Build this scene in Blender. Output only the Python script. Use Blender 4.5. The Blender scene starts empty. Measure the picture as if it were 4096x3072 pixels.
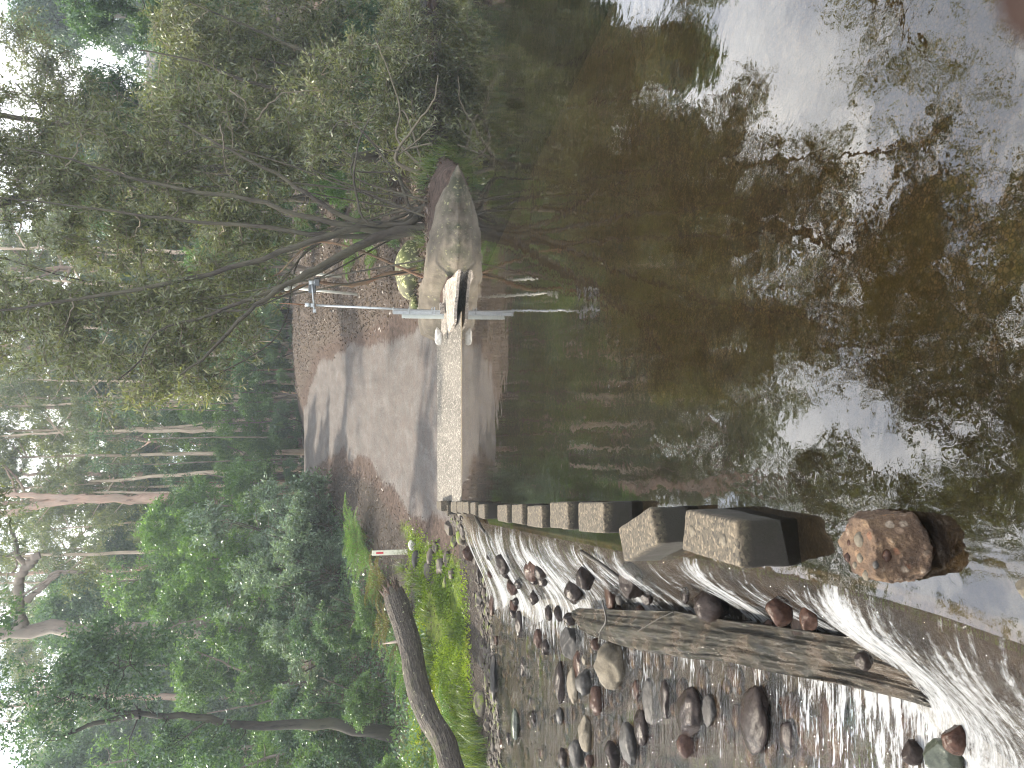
import bpy, bmesh, math, random
import numpy as np
from mathutils import Vector, Matrix
rad = math.radians
SC = bpy.context.scene
COL = SC.collection
# ------------------------------------------------------------------ camera
F = 3078.0; PITCH = rad(10.2); EYE = 1.6
FWD = np.array([0, math.cos(PITCH), -math.sin(PITCH)])
DWN = np.array([0, -math.sin(PITCH), -math.cos(PITCH)])
RGT = np.array([1.0, 0, 0])
CAM = np.array([0, 0, EYE])
def ray(ix, iy):
    d = FWD + RGT*((3072-iy-1536)/F) + DWN*((ix-2048)/F)
    return d
def W(ix, iy, z=0.0):
    d = ray(ix, iy); t = (z-EYE)/d[2]
    return CAM + d*t
def WD(ix, iy, Y):
    d = ray(ix, iy)
    return CAM + d*(Y/d[1])
# ------------------------------------------------------------------ tagging
ORD = ['first','second','third','fourth','fifth','sixth','seventh','eighth','ninth','tenth','eleventh','twelfth',
 'thirteenth','fourteenth','fifteenth','sixteenth','seventeenth','eighteenth','nineteenth','twentieth','twenty-first',
 'twenty-second','twenty-third','twenty-fourth','twenty-fifth','twenty-sixth','twenty-seventh','twenty-eighth',
 'twenty-ninth','thirtieth','thirty-first','thirty-second','thirty-third','thirty-fourth','thirty-fifth','thirty-sixth',
 'thirty-seventh','thirty-eighth','thirty-ninth','fortieth']
def tag(o, label=None, cat=None, group=None, kind=None):
    if label: o['label'] = label
    if cat: o['category'] = cat
    if group: o['group'] = group
    if kind: o['kind'] = kind
    return o
def empty(name, loc, label, cat, group=None, rz=0, scale=1):
    o = bpy.data.objects.new(name, None); COL.objects.link(o)
    o.location = [float(c) for c in loc]; o.rotation_euler = (0, 0, rz); o.scale = (scale,)*3
    o.empty_display_size = .1
    return tag(o, label, cat, group)
def copy_tree(root, loc, rz=0, scale=1, label=None, group=None):
    r = root.copy(); COL.objects.link(r)
    r.location = [float(c) for c in loc]; r.rotation_euler = (0, 0, rz)
    r.scale = scale if isinstance(scale, tuple) else (scale,)*3
    if label: r['label'] = label
    if group: r['group'] = group
    for ch in list(root.children):
        c = ch.copy(); COL.objects.link(c); c.parent = r
        for g in list(ch.children):
            d = g.copy(); COL.objects.link(d); d.parent = c
    return r
# ------------------------------------------------------------------ mesh helpers
def npmesh(name, V, faces, mat, parent=None, smooth=True, fattr=None, vattr=None, uv=None, matidx=None):
    """faces: list of (n,k) int arrays"""
    V = np.asarray(V, np.float32)
    me = bpy.data.meshes.new(name)
    faces = [np.asarray(f, np.int32) for f in faces if len(f)]
    nl = sum(f.size for f in faces); nf = sum(len(f) for f in faces)
    me.vertices.add(len(V)); me.vertices.foreach_set('co', V.ravel())
    me.loops.add(nl); me.polygons.add(nf)
    me.loops.foreach_set('vertex_index', np.concatenate([f.ravel() for f in faces]))
    tot = np.concatenate([np.full(len(f), f.shape[1], np.int32) for f in faces])
    st = np.concatenate([[0], np.cumsum(tot)[:-1]]).astype(np.int32)
    me.polygons.foreach_set('loop_start', st)
    try: me.polygons.foreach_set('loop_total', tot)
    except Exception: pass
    me.polygons.foreach_set('use_smooth', np.full(nf, smooth, bool))
    for k, a in (fattr or {}).items():
        at = me.attributes.new(k, 'FLOAT', 'FACE'); at.data.foreach_set('value', np.asarray(a, np.float32))
    for k, a in (vattr or {}).items():
        at = me.attributes.new(k, 'FLOAT', 'POINT'); at.data.foreach_set('value', np.asarray(a, np.float32))
    if uv is not None:
        l = me.uv_layers.new(name='UVMap'); idx = np.concatenate([f.ravel() for f in faces])
        l.data.foreach_set('uv', np.asarray(uv, np.float32)[idx].ravel())
    for m in (mat if isinstance(mat, (list, tuple)) else [mat]): me.materials.append(m)
    if matidx is not None: me.polygons.foreach_set('material_index', np.asarray(matidx, np.int32))
    me.update(calc_edges=True); me.validate()
    o = bpy.data.objects.new(name, me); COL.objects.link(o)
    if parent: o.parent = parent
    return o
def resample(P, n):
    P = np.asarray(P, float)
    s = np.concatenate([[0], np.cumsum(np.linalg.norm(np.diff(P[:, :3], axis=0), axis=1))])
    t = np.linspace(0, s[-1], n)
    return np.stack([np.interp(t, s, P[:, i]) for i in range(P.shape[1])], 1)
def smoothline(P, n):
    """Catmull-Rom through P, resampled to n points"""
    P = np.asarray(P, float)
    if len(P) < 3: return resample(P, n)
    Q = np.vstack([2*P[0]-P[1], P, 2*P[-1]-P[-2]]); out = []
    for i in range(1, len(Q)-2):
        for t in np.linspace(0, 1, 8, endpoint=False):
            a, b, c, d = Q[i-1], Q[i], Q[i+1], Q[i+2]
            out.append(.5*((2*b)+(-a+c)*t+(2*a-5*b+4*c-d)*t*t+(-a+3*b-3*c+d)*t**3))
    out.append(P[-1])
    return resample(np.array(out), n)
def tubes(B, R, k):
    """B (m,n,3) polylines, R (m,n) radii -> verts, quads, caps"""
    B = np.asarray(B, float); R = np.asarray(R, float); m, n, _ = B.shape
    T = np.gradient(B, axis=1); T /= np.linalg.norm(T, axis=2, keepdims=True)+1e-9
    ref = np.where(np.abs(T[:, :1, 2:3]) > .9, np.array([[[1., 0, 0]]]), np.array([[[0, 0, 1.]]]))
    ref = np.repeat(ref, n, 1)
    U = np.cross(T, ref); U /= np.linalg.norm(U, axis=2, keepdims=True)+1e-9
    for i in range(1, n):   # parallel transport
        u = U[:, i-1]-T[:, i]*np.sum(U[:, i-1]*T[:, i], 1, keepdims=True)
        U[:, i] = u/(np.linalg.norm(u, axis=1, keepdims=True)+1e-9)
    Vv = np.cross(T, U)
    a = np.linspace(0, 2*np.pi, k, endpoint=False)
    P = B[:, :, None, :]+R[:, :, None, None]*(U[:, :, None, :]*np.cos(a)[None, None, :, None]+Vv[:, :, None, :]*np.sin(a)[None, None, :, None])
    idx = np.arange(m*n*k).reshape(m, n, k)
    q = np.stack([idx[:, :-1, :], np.roll(idx, -1, 2)[:, :-1, :], np.roll(idx, -1, 2)[:, 1:, :], idx[:, 1:, :]], -1).reshape(-1, 4)
    caps = np.concatenate([idx[:, 0, ::-1].reshape(m, k), idx[:, -1, :].reshape(m, k)])
    return P.reshape(-1, 3), q, caps
class Acc:
    def __init__(s): s.V = []; s.F = {}; s.n = 0
    def add(s, V, *fs):
        for f in fs:
            f = np.asarray(f)
            if len(f): s.F.setdefault(f.shape[1], []).append(f+s.n)
        s.V.append(np.asarray(V, float)); s.n += len(V)
    def tube(s, P, r, k=8, n=None, smooth=True):
        P = np.asarray(P, float)
        if n: P = smoothline(P, n) if smooth else resample(P, n)
        r = np.asarray(r, float)
        if r.ndim == 0: r = np.full(len(P), float(r))
        elif len(r) != len(P): r = np.interp(np.linspace(0, 1, len(P)), np.linspace(0, 1, len(r)), r)
        s.add(*tubes(P[None], r[None], k))
    def box(s, c, size, rot=None):
        v = np.array([[x, y, z] for x in (-.5, .5) for y in (-.5, .5) for z in (-.5, .5)])*np.array(size)
        if rot is not None: v = v@np.array(rot).T
        s.add(v+np.array(c), [[0, 1, 3, 2], [4, 6, 7, 5], [0, 4, 5, 1], [2, 3, 7, 6], [0, 2, 6, 4], [1, 5, 7, 3]])
    def build(s, name, mat, parent=None, smooth=True, **k):
        return npmesh(name, np.vstack(s.V), [np.vstack(v) for v in s.F.values()], mat, parent, smooth, **k)
def bevel(o, w, seg=2):
    m = o.modifiers.new('bevel', 'BEVEL'); m.width = w; m.segments = seg; m.limit_method = 'ANGLE'
def rotz(a): return np.array([[math.cos(a), -math.sin(a), 0], [math.sin(a), math.cos(a), 0], [0, 0, 1]])
# cheap smooth value noise on numpy arrays
def _hash(i, j, k, s):
    n = (i*374761393+j*668265263+k*2147483647+s*1274126177) & 0xffffffff
    n = ((n ^ (n >> 13))*1274126177) & 0xffffffff
    return ((n ^ (n >> 16)) & 0xffff)/65535.0
def vnoise(x, y, z=0, s=0):
    x = np.asarray(x, float); y = np.asarray(y, float); z = np.asarray(z, float)+np.zeros_like(x)
    i, j, k = np.floor(x).astype(np.int64), np.floor(y).astype(np.int64), np.floor(z).astype(np.int64)
    u, v, w = x-i, y-j, z-k
    u, v, w = (t*t*(3-2*t) for t in (u, v, w))
    r = 0
    for a in (0, 1):
        for b in (0, 1):
            for c in (0, 1):
                r = r+_hash(i+a, j+b, k+c, s)*np.where(a, u, 1-u)*np.where(b, v, 1-v)*np.where(c, w, 1-w)
    return r
def fbm(x, y, z=0, o=4, s=0):
    r = 0; a = .5; f = 1.
    for i in range(o):
        r = r+a*(vnoise(np.asarray(x)*f, np.asarray(y)*f, np.asarray(z)*f, s+i)-.5); a *= .5; f *= 2.03
    return r
def sstep(a, b, x):
    t = np.clip((x-a)/(b-a), 0, 1); return t*t*(3-2*t)
# ------------------------------------------------------------------ node helper
class NT:
    def __init__(s, name, world=None):
        if world: s.m = world; s.nt = world.node_tree
        else:
            s.m = bpy.data.materials.new(name); s.m.use_nodes = True; s.nt = s.m.node_tree
        s.nt.nodes.clear()
        s.out = s.nt.nodes.new('ShaderNodeOutputWorld' if world else 'ShaderNodeOutputMaterial')
    def n(s, t, props=None, **ins):
        nd = s.nt.nodes.new('ShaderNode'+t)
        for k, v in (props or {}).items(): setattr(nd, k, v)
        for k, v in ins.items(): s.set(nd, k.replace('_', ' '), v)
        return nd
    def set(s, nd, k, v):
        sk = nd.inputs[int(k[1:])] if k[0] == 'i' and k[1:].isdigit() else nd.inputs[k]
        if isinstance(v, bpy.types.NodeSocket): s.nt.links.new(v, sk)
        elif isinstance(v, bpy.types.Node): s.nt.links.new(v.outputs[0], sk)
        else:
            if sk.type == 'RGBA' and len(v) == 3: v = (*v, 1)
            sk.default_value = v
    def co(s, kind='Object'):
        return s.n('TexCoord').outputs[kind]
    def mapp(s, v, scale=(1, 1, 1), rot=(0, 0, 0), loc=(0, 0, 0)):
        return s.n('Mapping', None, Vector=v, Scale=scale, Rotation=rot, Location=loc).outputs[0]
    def noise(s, v, scale, detail=4, rough=.55, dist=0):
        return s.n('TexNoise', None, Vector=v, Scale=scale, Detail=detail, Roughness=rough, Distortion=dist).outputs[0]
    def vor(s, v, scale, feature='F1', out=0, rnd=1):
        return s.n('TexVoronoi', {'feature': feature}, Vector=v, Scale=scale, Randomness=rnd).outputs[out]
    def ramp(s, f, stops, interp='LINEAR'):
        r = s.n('ValToRGB', None, Fac=f); cr = r.color_ramp; cr.interpolation = interp
        while len(cr.elements) < len(stops): cr.elements.new(.5)
        for e, (p, c) in zip(cr.elements, stops):
            e.position = p; e.color = (*c, 1) if hasattr(c, '__len__') else (c, c, c, 1)
        return r.outputs[0]
    def mix(s, f, a, b, mode='MIX'):
        nd = s.n('Mix', {'data_type': 'RGBA', 'blend_type': mode})
        s.set(nd, 'i0', f); s.set(nd, 'i6', a); s.set(nd, 'i7', b)
        return nd.outputs[2]
    def math(s, op, a, b=0, clamp=False):
        nd = s.n('Math', {'operation': op, 'use_clamp': clamp}); s.set(nd, 'i0', a); s.set(nd, 'i1', b); return nd.outputs[0]
    def attr(s, name):
        return s.n('Attribute', {'attribute_name': name}).outputs['Fac']
    def bump(s, h, strength=.5, dist=.02, normal=None):
        nd = s.n('Bump', None, Height=h, Strength=strength, Distance=dist)
        if normal is not None: s.set(nd, 'Normal', normal)
        return nd.outputs[0]
    def princ(s, **k):
        nd = s.n('BsdfPrincipled')
        for a, v in k.items(): s.set(nd, a.replace('_', ' '), v)
        return nd.outputs[0]
    def mixs(s, f, a, b):
        nd = s.n('MixShader'); s.set(nd, 'i0', f); s.set(nd, 'i1', a); s.set(nd, 'i2', b); return nd.outputs[0]
    def done(s, sh, vol=None):
        if sh is not None: s.nt.links.new(sh, s.out.inputs[0])
        if vol is not None: s.nt.links.new(vol, s.out.inputs[1])
        return s.m
HAZE = .0011; SUN_EL = 0.94; SUN_AZ = -1.12; SUN = 5.0; SKY = .15; CLOUD = 13.5; EXPO = 1.15
# ------------------------------------------------------------------ materials
def leaf_mat(name, stops, trans=.4, gloss=.06, rough=.35):
    g = NT(name); r = g.attr('rnd')
    oi = g.n('ObjectInfo').outputs['Random']
    f = g.math('ADD', g.math('MULTIPLY', r, .86), g.math('MULTIPLY', oi, .14))
    c = g.ramp(f, stops)
    d = g.n('BsdfDiffuse', None, Color=c).outputs[0]
    tc = g.mix(1.0, c, (1.0, 1.05, .55), 'MULTIPLY')
    t = g.n('BsdfTranslucent', None, Color=tc).outputs[0]
    s = g.mixs(trans, d, t)
    gl = g.n('BsdfGlossy', None, Color=(.9, .95, 1), Roughness=rough).outputs[0]
    return g.done(g.mixs(gloss, s, gl))
def bark_mat(name, c1, c2, c3, scale=6, rough=.85, bumps=.6):
    g = NT(name); v = g.co()
    w = g.mapp(v, (scale, scale, scale*.22))
    n = g.noise(w, 1.6, 6, .65, .4)
    n2 = g.noise(v, 1.1, 3)
    c = g.mix(g.ramp(n2, [(.38, 0), (.62, 1)]), g.ramp(n, [(.3, c1), (.65, c2)]), c3)
    c = g.mix(g.ramp(n, [(.28, 1), (.45, 0)]), c, tuple(x*.35 for x in c1))
    return g.done(g.princ(Base_Color=c, Roughness=rough, Normal=g.bump(n, bumps, .03)))
def stone_mat(name, cols, rough=(.15, .4), scale=7, bumps=.5, moss=0, speck=None, sheen=.5):
    g = NT(name); v = g.co()
    oi = g.n('ObjectInfo').outputs['Random']
    v2 = g.n('VectorMath', {'operation': 'ADD'}); g.set(v2, 'i0', v)
    cx = g.n('CombineXYZ', None, X=g.math('MULTIPLY', oi, 37.), Y=g.math('MULTIPLY', oi, 11.)); g.set(v2, 'i1', cx.outputs[0])
    v2 = v2.outputs[0]
    n = g.noise(v2, scale, 6, .65, .3); nb = g.noise(v2, scale*9, 4, .7); n3 = g.noise(v2, scale*.35, 3)
    st = [(i/(max(len(cols)-1, 1))*.44+.28, c) for i, c in enumerate(cols)]
    c = g.ramp(n, st)
    c = g.mix(g.ramp(oi, [(0, 0), (1, .45)]), c, cols[-1])
    c = g.mix(g.ramp(nb, [(.3, .55), (.6, 0)]), c, tuple(x*.4 for x in cols[0]))
    if speck: c = g.mix(g.ramp(g.vor(v2, scale*14, 'F1', 0), [(.12, 1), (.26, 0)]), c, speck)
    r = g.n('MapRange', None, Value=n3, i1=.35, i2=.65, i3=rough[0], i4=rough[1]).outputs[0]
    if moss:
        nz = g.n('SeparateXYZ', None, Vector=g.n('NewGeometry').outputs['Normal']).outputs[2]
        f = g.math('MULTIPLY', g.ramp(g.math('ADD', g.math('MULTIPLY', nz, .22), g.noise(v2, scale*.9, 5, .7)), [(.85-.36*moss, 0), (.93-.36*moss, 1)]), 1)
        c = g.mix(f, c, g.ramp(nb, [(.3, (.03, .05, .006)), (.7, (.16, .2, .02))])); r = g.mix(f, r, (.9, .9, .9))
    h = g.math('ADD', n, g.math('MULTIPLY', nb, .18))
    return g.done(g.princ(Base_Color=c, Roughness=r, Normal=g.bump(h, bumps, .03), Specular_IOR_Level=sheen))
def plain(name, c, rough=.5, metal=0, var=.25, scale=14, bumps=.05):
    g = NT(name); n = g.noise(g.co(), scale, 5, .65)
    col = g.ramp(n, [(.3, tuple(x*(1-var) for x in c)), (.7, tuple(min(1, x*(1+var*.5)) for x in c))])
    return g.done(g.princ(Base_Color=col, Roughness=rough, Metallic=metal, Normal=g.bump(n, bumps, .01)))

def make_mats():
    M = {}
    # --- foliage
    M['wattle'] = leaf_mat('wattle leaves', [(0, (.024, .034, .012)), (.3, (.1, .118, .046)), (.65, (.2, .218, .09)), (.9, (.33, .34, .17)), (1, (.4, .34, .1))], .48, .06, .42)
    M['wattle_blue'] = leaf_mat('grey green shrub leaves', [(0, (0.0594, 0.09652, 0.0594)), (.5, (0.1485, 0.2228, 0.1411)), (1, (0.297, 0.4, 0.2525))], .4, .06)
    M['gum'] = leaf_mat('gum leaves', [(0, (0.05222, 0.08112, 0.02738)), (.5, (0.1253, 0.1622, 0.04746)), (.85, (0.2507, 0.2636, 0.06388)), (1, (0.4, 0.4, 0.07301))], .5, .07)
    M['dark'] = leaf_mat('dark understory leaves', [(0, (0.02451, 0.05355, 0.03213)), (.5, (0.07354, 0.1427, 0.06426)), (1, (0.1685, 0.2677, 0.09639))], .42, .05)
    M['mid'] = leaf_mat('mid green leaves', [(0, (0.03702, 0.08086, 0.02265)), (.5, (0.09253, 0.1796, 0.04205)), (1, (0.2036, 0.3414, 0.07277))], .5, .06)
    M['bright'] = leaf_mat('bright leaves', [(0, (0.0525, 0.105, 0.021)), (.5, (0.105, 0.21, 0.042)), (1, (0.21, 0.336, 0.0735))], .55, .05)
    M['fern'] = leaf_mat('fern fronds', [(0, (0.0375, 0.0875, 0.0175)), (.5, (0.1063, 0.2, 0.035)), (1, (0.2125, 0.3375, 0.0625))], .5, .04)
    M['brown_fern'] = leaf_mat('browning fern fronds', [(0, (.1, .06, .02)), (.5, (.14, .13, .03)), (1, (.12, .18, .04))], .4, .03)
    M['grass'] = leaf_mat('grass blades', [(0, (.04, .075, .015)), (.5, (.1, .16, .03)), (1, (.22, .24, .07))], .45, .05)
    M['moss'] = leaf_mat('moss and ground herbs', [(0, (.045, .08, .008)), (.45, (.13, .2, .018)), (.8, (.24, .33, .03)), (1, (.34, .36, .05))], .4, .02)
    M['litter'] = leaf_mat('dead leaves', [(0, (0.027, 0.018, 0.0126)), (.35, (0.0675, 0.0468, 0.0342)), (.7, (0.135, 0.099, 0.0765)), (1, (0.27, 0.216, 0.171))], .15, .04)
    # --- bark
    M['bark_dark'] = bark_mat('dark wattle bark', (.022, .018, .014), (.065, .053, .042), (.085, .078, .052))
    M['bark_tan'] = bark_mat('tan branch bark', (.11, .09, .065), (.3, .25, .185), (.2, .175, .12))
    M['bark_black'] = bark_mat('black bark', (.014, .012, .010), (.04, .033, .027), (.05, .048, .03))
    M['bark_pale'] = bark_mat('pale twig bark', (.08, .068, .05), (.19, .16, .12), (.14, .12, .08))
    M['bark_gum'] = bark_mat('pink gum bark', (.22, .13, .09), (.42, .28, .21), (.3, .22, .17), 3, .7, .3)
    M['bark_cream'] = bark_mat('cream gum bark', (.3, .23, .16), (.58, .48, .37), (.4, .31, .23), 3, .7, .2)
    M['bark_grey'] = bark_mat('grey gum bark', (.1, .08, .065), (.24, .19, .155), (.18, .15, .12), 3, .75, .4)
    M['bark_red'] = bark_mat('red brown bark', (.09, .045, .025), (.22, .12, .07), (.12, .09, .05), 8)
    # fallen log: long furrows
    g = NT('log bark'); v = g.co()
    n = g.noise(g.mapp(v, (15, 1.1, 15), (0, 0, rad(-14))), 2.2, 7, .65, .6); n2 = g.noise(v, 3, 4); n3 = g.noise(v, 9, 3)
    c = g.ramp(n, [(.32, (.014, .011, .009)), (.5, (.062, .05, .04)), (.7, (.145, .12, .095))])
    c = g.mix(g.ramp(n2, [(.55, 0), (.75, .6)]), c, (.1, .105, .045))
    c = g.mix(g.ramp(n3, [(.66, 0), (.7, 1)]), c, (.36, .36, .24))
    M['log'] = g.done(g.princ(Base_Color=c, Roughness=.85, Normal=g.bump(n, 1, .06)))
    g = NT('torn heartwood'); v = g.co(); n = g.noise(v, 14, 6, .7)
    M['heart'] = g.done(g.princ(Base_Color=g.ramp(n, [(.3, (.02, .012, .01)), (.6, (.12, .075, .05)), (.75, (.32, .22, .16))]), Roughness=.9, Normal=g.bump(n, 1, .04)))
    # wet timber: long grain
    g = NT('wet timber'); v = g.co()
    n = g.noise(g.mapp(v, (14, 1.3, 14), (0, 0, rad(-12))), 2.2, 8, .7, .7); n2 = g.noise(v, 5, 4); nf = g.noise(v, 90, 3, .6)
    c = g.ramp(n, [(.38, (.002, .002, .0016)), (.46, (.012, .010, .006)), (.6, (.027, .022, .013)), (.75, (.055, .05, .032))])
    c = g.mix(g.ramp(n2, [(.45, 0), (.65, .6)]), c, (.075, .05, .03))
    h = g.math('ADD', n, g.math('MULTIPLY', nf, .25))
    M['timber'] = g.done(g.princ(Base_Color=c, Roughness=g.ramp(n2, [(.3, .08), (.7, .35)]), Specular_IOR_Level=.5, Normal=g.bump(h, 1, .03)))
    # --- stones
    M['st_wet'] = stone_mat('wet brown stone', [(.007, .005, .0045), (.018, .012, .010), (.04, .03, .026)], (.1, .34), 8, .5, sheen=.14)
    M['st_red'] = stone_mat('wet red brown stone', [(.016, .008, .006), (.042, .02, .013), (.075, .046, .035)], (.1, .34), 8, .5, sheen=.14)
    M['st_grey'] = stone_mat('dark grey stone', [(.012, .011, .0105), (.03, .027, .025), (.06, .054, .049)], (.4, .7), 8, .6, sheen=.3)
    M['st_tan'] = stone_mat('dry tan stone', [(.05, .042, .029), (.1, .083, .058), (.155, .13, .092)], (.7, .9), 9, .45, speck=(.07, .06, .045))
    M['st_moss'] = stone_mat('mossy stone', [(.05, .04, .03), (.11, .09, .07), (.16, .14, .11)], (.7, .95), 5, .5, moss=.75)
    M['st_green'] = stone_mat('wet green rock', [(.02, .026, .018), (.04, .05, .034), (.08, .085, .06)], (.15, .4), 8, .4)
    M['st_shelf'] = stone_mat('sandstone shelf', [(.03, .025, .019), (.06, .05, .038), (.105, .089, .07)], (.4, .75), 2.2, .6, speck=None, moss=.12)
    M['st_white'] = stone_mat('white chalky stone', [(.35, .33, .28), (.52, .5, .45), (.64, .62, .58)], (.8, .95), 9, .6)
    M['st_mud'] = stone_mat('muddy bank stone', [(.022, .017, .013), (.055, .042, .033), (.09, .07, .055)], (.5, .9), 6, .7, moss=.3)
    g = NT('sandstone shelf'); v = g.co(); n = g.noise(v, 2.0, 7, .65, .5); l = g.noise(v, 13, 3, .5); n2 = g.noise(v, 3.2, 5, .65); n4 = g.noise(v, 30, 5, .75); z = g.n('SeparateXYZ', None, Vector=v).outputs[2]
    c = g.ramp(n, [(.25, (.05, .041, .03)), (.5, (.105, .087, .065)), (.75, (.17, .145, .11))])
    c = g.mix(g.ramp(n4, [(.3, .35), (.5, 0)]), c, (.03, .024, .018))
    c = g.mix(g.math('MULTIPLY', g.ramp(n2, [(.42, 0), (.56, .85)]), g.ramp(z, [(.05, 1), (.42, .1)])), c, (.022, .026, .010))
    c = g.mix(g.math('MULTIPLY', g.ramp(l, [(.62, 0), (.66, .8)]), g.ramp(g.noise(v, 1.6, 3), [(.5, 0), (.62, 1)])), c, (.26, .25, .13))
    M['st_shelf'] = g.done(g.princ(Base_Color=c, Roughness=.85, Normal=g.bump(g.math('ADD', n, g.math('MULTIPLY', n4, .2)), .7, .06)))
    # lichen boulder
    g = NT('lichen boulder'); v = g.co(); n = g.noise(v, 4, 6, .6); l = g.noise(v, 11, 3, .5); n2 = g.noise(v, 2, 3)
    c = g.ramp(n, [(.3, (.07, .075, .045)), (.7, (.16, .15, .1))])
    c = g.mix(g.ramp(n2, [(.45, 0), (.6, .7)]), c, (.09, .12, .02))
    c = g.mix(g.ramp(l, [(.56, 0), (.6, 1)]), c, (.42, .42, .22))
    M['lichen'] = g.done(g.princ(Base_Color=c, Roughness=.9, Normal=g.bump(n, .6, .05)))
    # conglomerate
    g = NT('conglomerate'); v = g.co(); vo = g.vor(v, 24, 'F1', 1); vd = g.vor(v, 24, 'F1', 0); n = g.noise(v, 11, 6, .7); nf = g.noise(v, 70, 5, .75)
    c = g.ramp(n, [(.3, (.034, .02, .012)), (.5, (.09, .054, .031)), (.75, (.21, .14, .08))])
    peb = g.ramp(g.n('SeparateColor', None, Color=vo).outputs[0], [(0, (.18, .07, .035)), (.4, (.24, .14, .07)), (.7, (.2, .14, .1)), (1, (.3, .25, .19))])
    msk = g.math('MULTIPLY', g.ramp(vd, [(.26, 1), (.36, 0)]), g.ramp(g.noise(v, 6, 2), [(.46, 0), (.56, 1)]))
    c = g.mix(msk, c, peb); c = g.mix(g.ramp(nf, [(.3, .8), (.5, 0)]), c, (.05, .025, .014))
    h = g.math('ADD', g.math('MULTIPLY', nf, .5), g.math('SUBTRACT', n, g.math('MULTIPLY', vd, .5)))
    M['conglom'] = g.done(g.princ(Base_Color=c, Roughness=.85, Normal=g.bump(h, .9, .03)))
    # --- concrete
    def concrete(name, c0, c1, c2, agg, wet=0, moss=0):
        g = NT(name); v = g.co(); n = g.noise(v, 2.5, 6, .6); a = g.vor(v, agg, 'F1', 1); ad = g.noise(v, agg*1.2, 3, .8)
        av = g.n('SeparateColor', None, Color=a).outputs[0]
        c = g.ramp(n, [(.3, c0), (.55, c1), (.75, c2)])
        c = g.mix(g.ramp(av, [(.0, .75), (.35, 0)]), c, tuple(x*.28 for x in c0))
        c = g.mix(g.ramp(av, [(.7, 0), (1, .6)]), c, tuple(min(1, x*1.6) for x in c2))
        if moss:
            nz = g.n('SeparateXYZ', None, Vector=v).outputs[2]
            f = g.math('MULTIPLY', g.ramp(g.noise(v, 5, 4, .7), [(.55-.1*moss, 0), (.66-.1*moss, 1)]), g.ramp(nz, [(.0, 1), (.17, 0)]))
            c = g.mix(f, c, g.ramp(ad, [(.3, (.015, .03, .004)), (.7, (.08, .12, .012))]))
            c = g.mix(g.ramp(g.math('ADD', nz, g.math('MULTIPLY', g.noise(v, 7, 3), .05)), [(.15, .96), (.205, 0)]), c, (.016, .0135, .010))   # water-line algae, carried up the sides to paint in their shade
        h = g.math('ADD', av, g.math('MULTIPLY', ad, .8))
        r = g.ramp(n, [(.3, .35 if wet else .8), (.7, .6 if wet else .95)])
        return g.done(g.princ(Base_Color=c, Roughness=r, Normal=g.bump(h, .6, .008)))
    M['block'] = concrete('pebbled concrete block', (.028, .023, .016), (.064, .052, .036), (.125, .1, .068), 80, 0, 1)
    M['apron'] = concrete('speckled concrete', (.13, .115, .1), (.24, .21, .18), (.34, .3, .26), 30)
    # causeway: submerged = brown algae, dry ramp = pale concrete
    g = NT('causeway concrete'); v = g.co(); n = g.noise(v, 1.2, 6, .65); av = g.n('SeparateColor', None, Color=g.vor(v, 42, 'F1', 1)).outputs[0]
    mo = g.vor(v, 26, 'SMOOTH_F1', 0); n5 = g.noise(v, 16, 5, .7, .5)
    dry = g.ramp(g.noise(g.mapp(v, (1, .35, 1)), 1.5, 6, .7), [(.3, (.055, .049, .04)), (.55, (.105, .094, .079)), (.75, (.155, .14, .118))])
    dry = g.mix(g.ramp(av, [(.0, .7), (.4, 0)]), dry, (.07, .06, .05)); dry = g.mix(g.ramp(av, [(.75, 0), (1, .7)]), dry, (.5, .46, .4))
    sub = g.ramp(n5, [(.3, (.036, .022, .0095)), (.5, (.13, .084, .037)), (.7, (.25, .172, .083))])
    pc = g.vor(v, 70, 'DISTANCE_TO_EDGE', 0); sub = g.mix(g.ramp(pc, [(.03, .75), (.16, 0)]), sub, (.016, .010, .005)); sub = g.mix(g.ramp(g.n('SeparateColor', None, Color=g.vor(v, 70, 'F1', 1)).outputs[0], [(.0, .7), (.5, 0)]), sub, (.03, .02, .009))
    sub = g.mix(g.ramp(n, [(.45, 0), (.65, .7)]), sub, (.1, .085, .022))
    sub = g.mix(g.math('MULTIPLY', g.attr('algae'), .8), sub, (.02, .014, .007))
    z = g.n('SeparateXYZ', None, Vector=v).outputs[2]
    c = g.mix(g.ramp(z, [(.0, 0), (.012, 1)]), sub, dry)
    M['causeway'] = g.done(g.princ(Base_Color=c, Roughness=.75, Normal=g.bump(g.math('ADD', av, g.math('MULTIPLY', n5, 2)), .5, .01)))
    # --- ground
    g = NT('ground'); v = g.co()
    n1 = g.noise(v, .7, 6, .65, .3); n2 = g.noise(v, 7, 6, .7); n3 = g.noise(v, 40, 5, .75); st = g.noise(g.mapp(v, (1.6, .35, 1), (0, 0, rad(8))), 1.6, 5, .6, .5)
    road = g.ramp(st, [(.25, (.07, .065, .061)), (.5, (.112, .105, .1)), (.75, (.16, .151, .146))])
    road = g.mix(g.ramp(g.noise(v, 3.2, 6, .75), [(.38, .75), (.6, 0)]), road, (.11, .088, .078)); road = g.mix(g.ramp(g.noise(v, 22, 5, .8), [(.36, .8), (.52, 0)]), road, (.05, .042, .038))
    road = g.mix(g.ramp(n3, [(.6, 0), (.75, .5)]), road, (.42, .4, .38))
    dirt = g.ramp(n2, [(.3, (.025, .017, .013)), (.55, (.075, .052, .042)), (.75, (.13, .095, .078))])
    dirt = g.mix(g.ramp(n3, [(.3, .7), (.5, 0)]), dirt, (.015, .012, .01))
    litter = g.ramp(n3, [(.3, (.026, .019, .015)), (.5, (.068, .052, .042)), (.7, (.135, .109, .09))])
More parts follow.
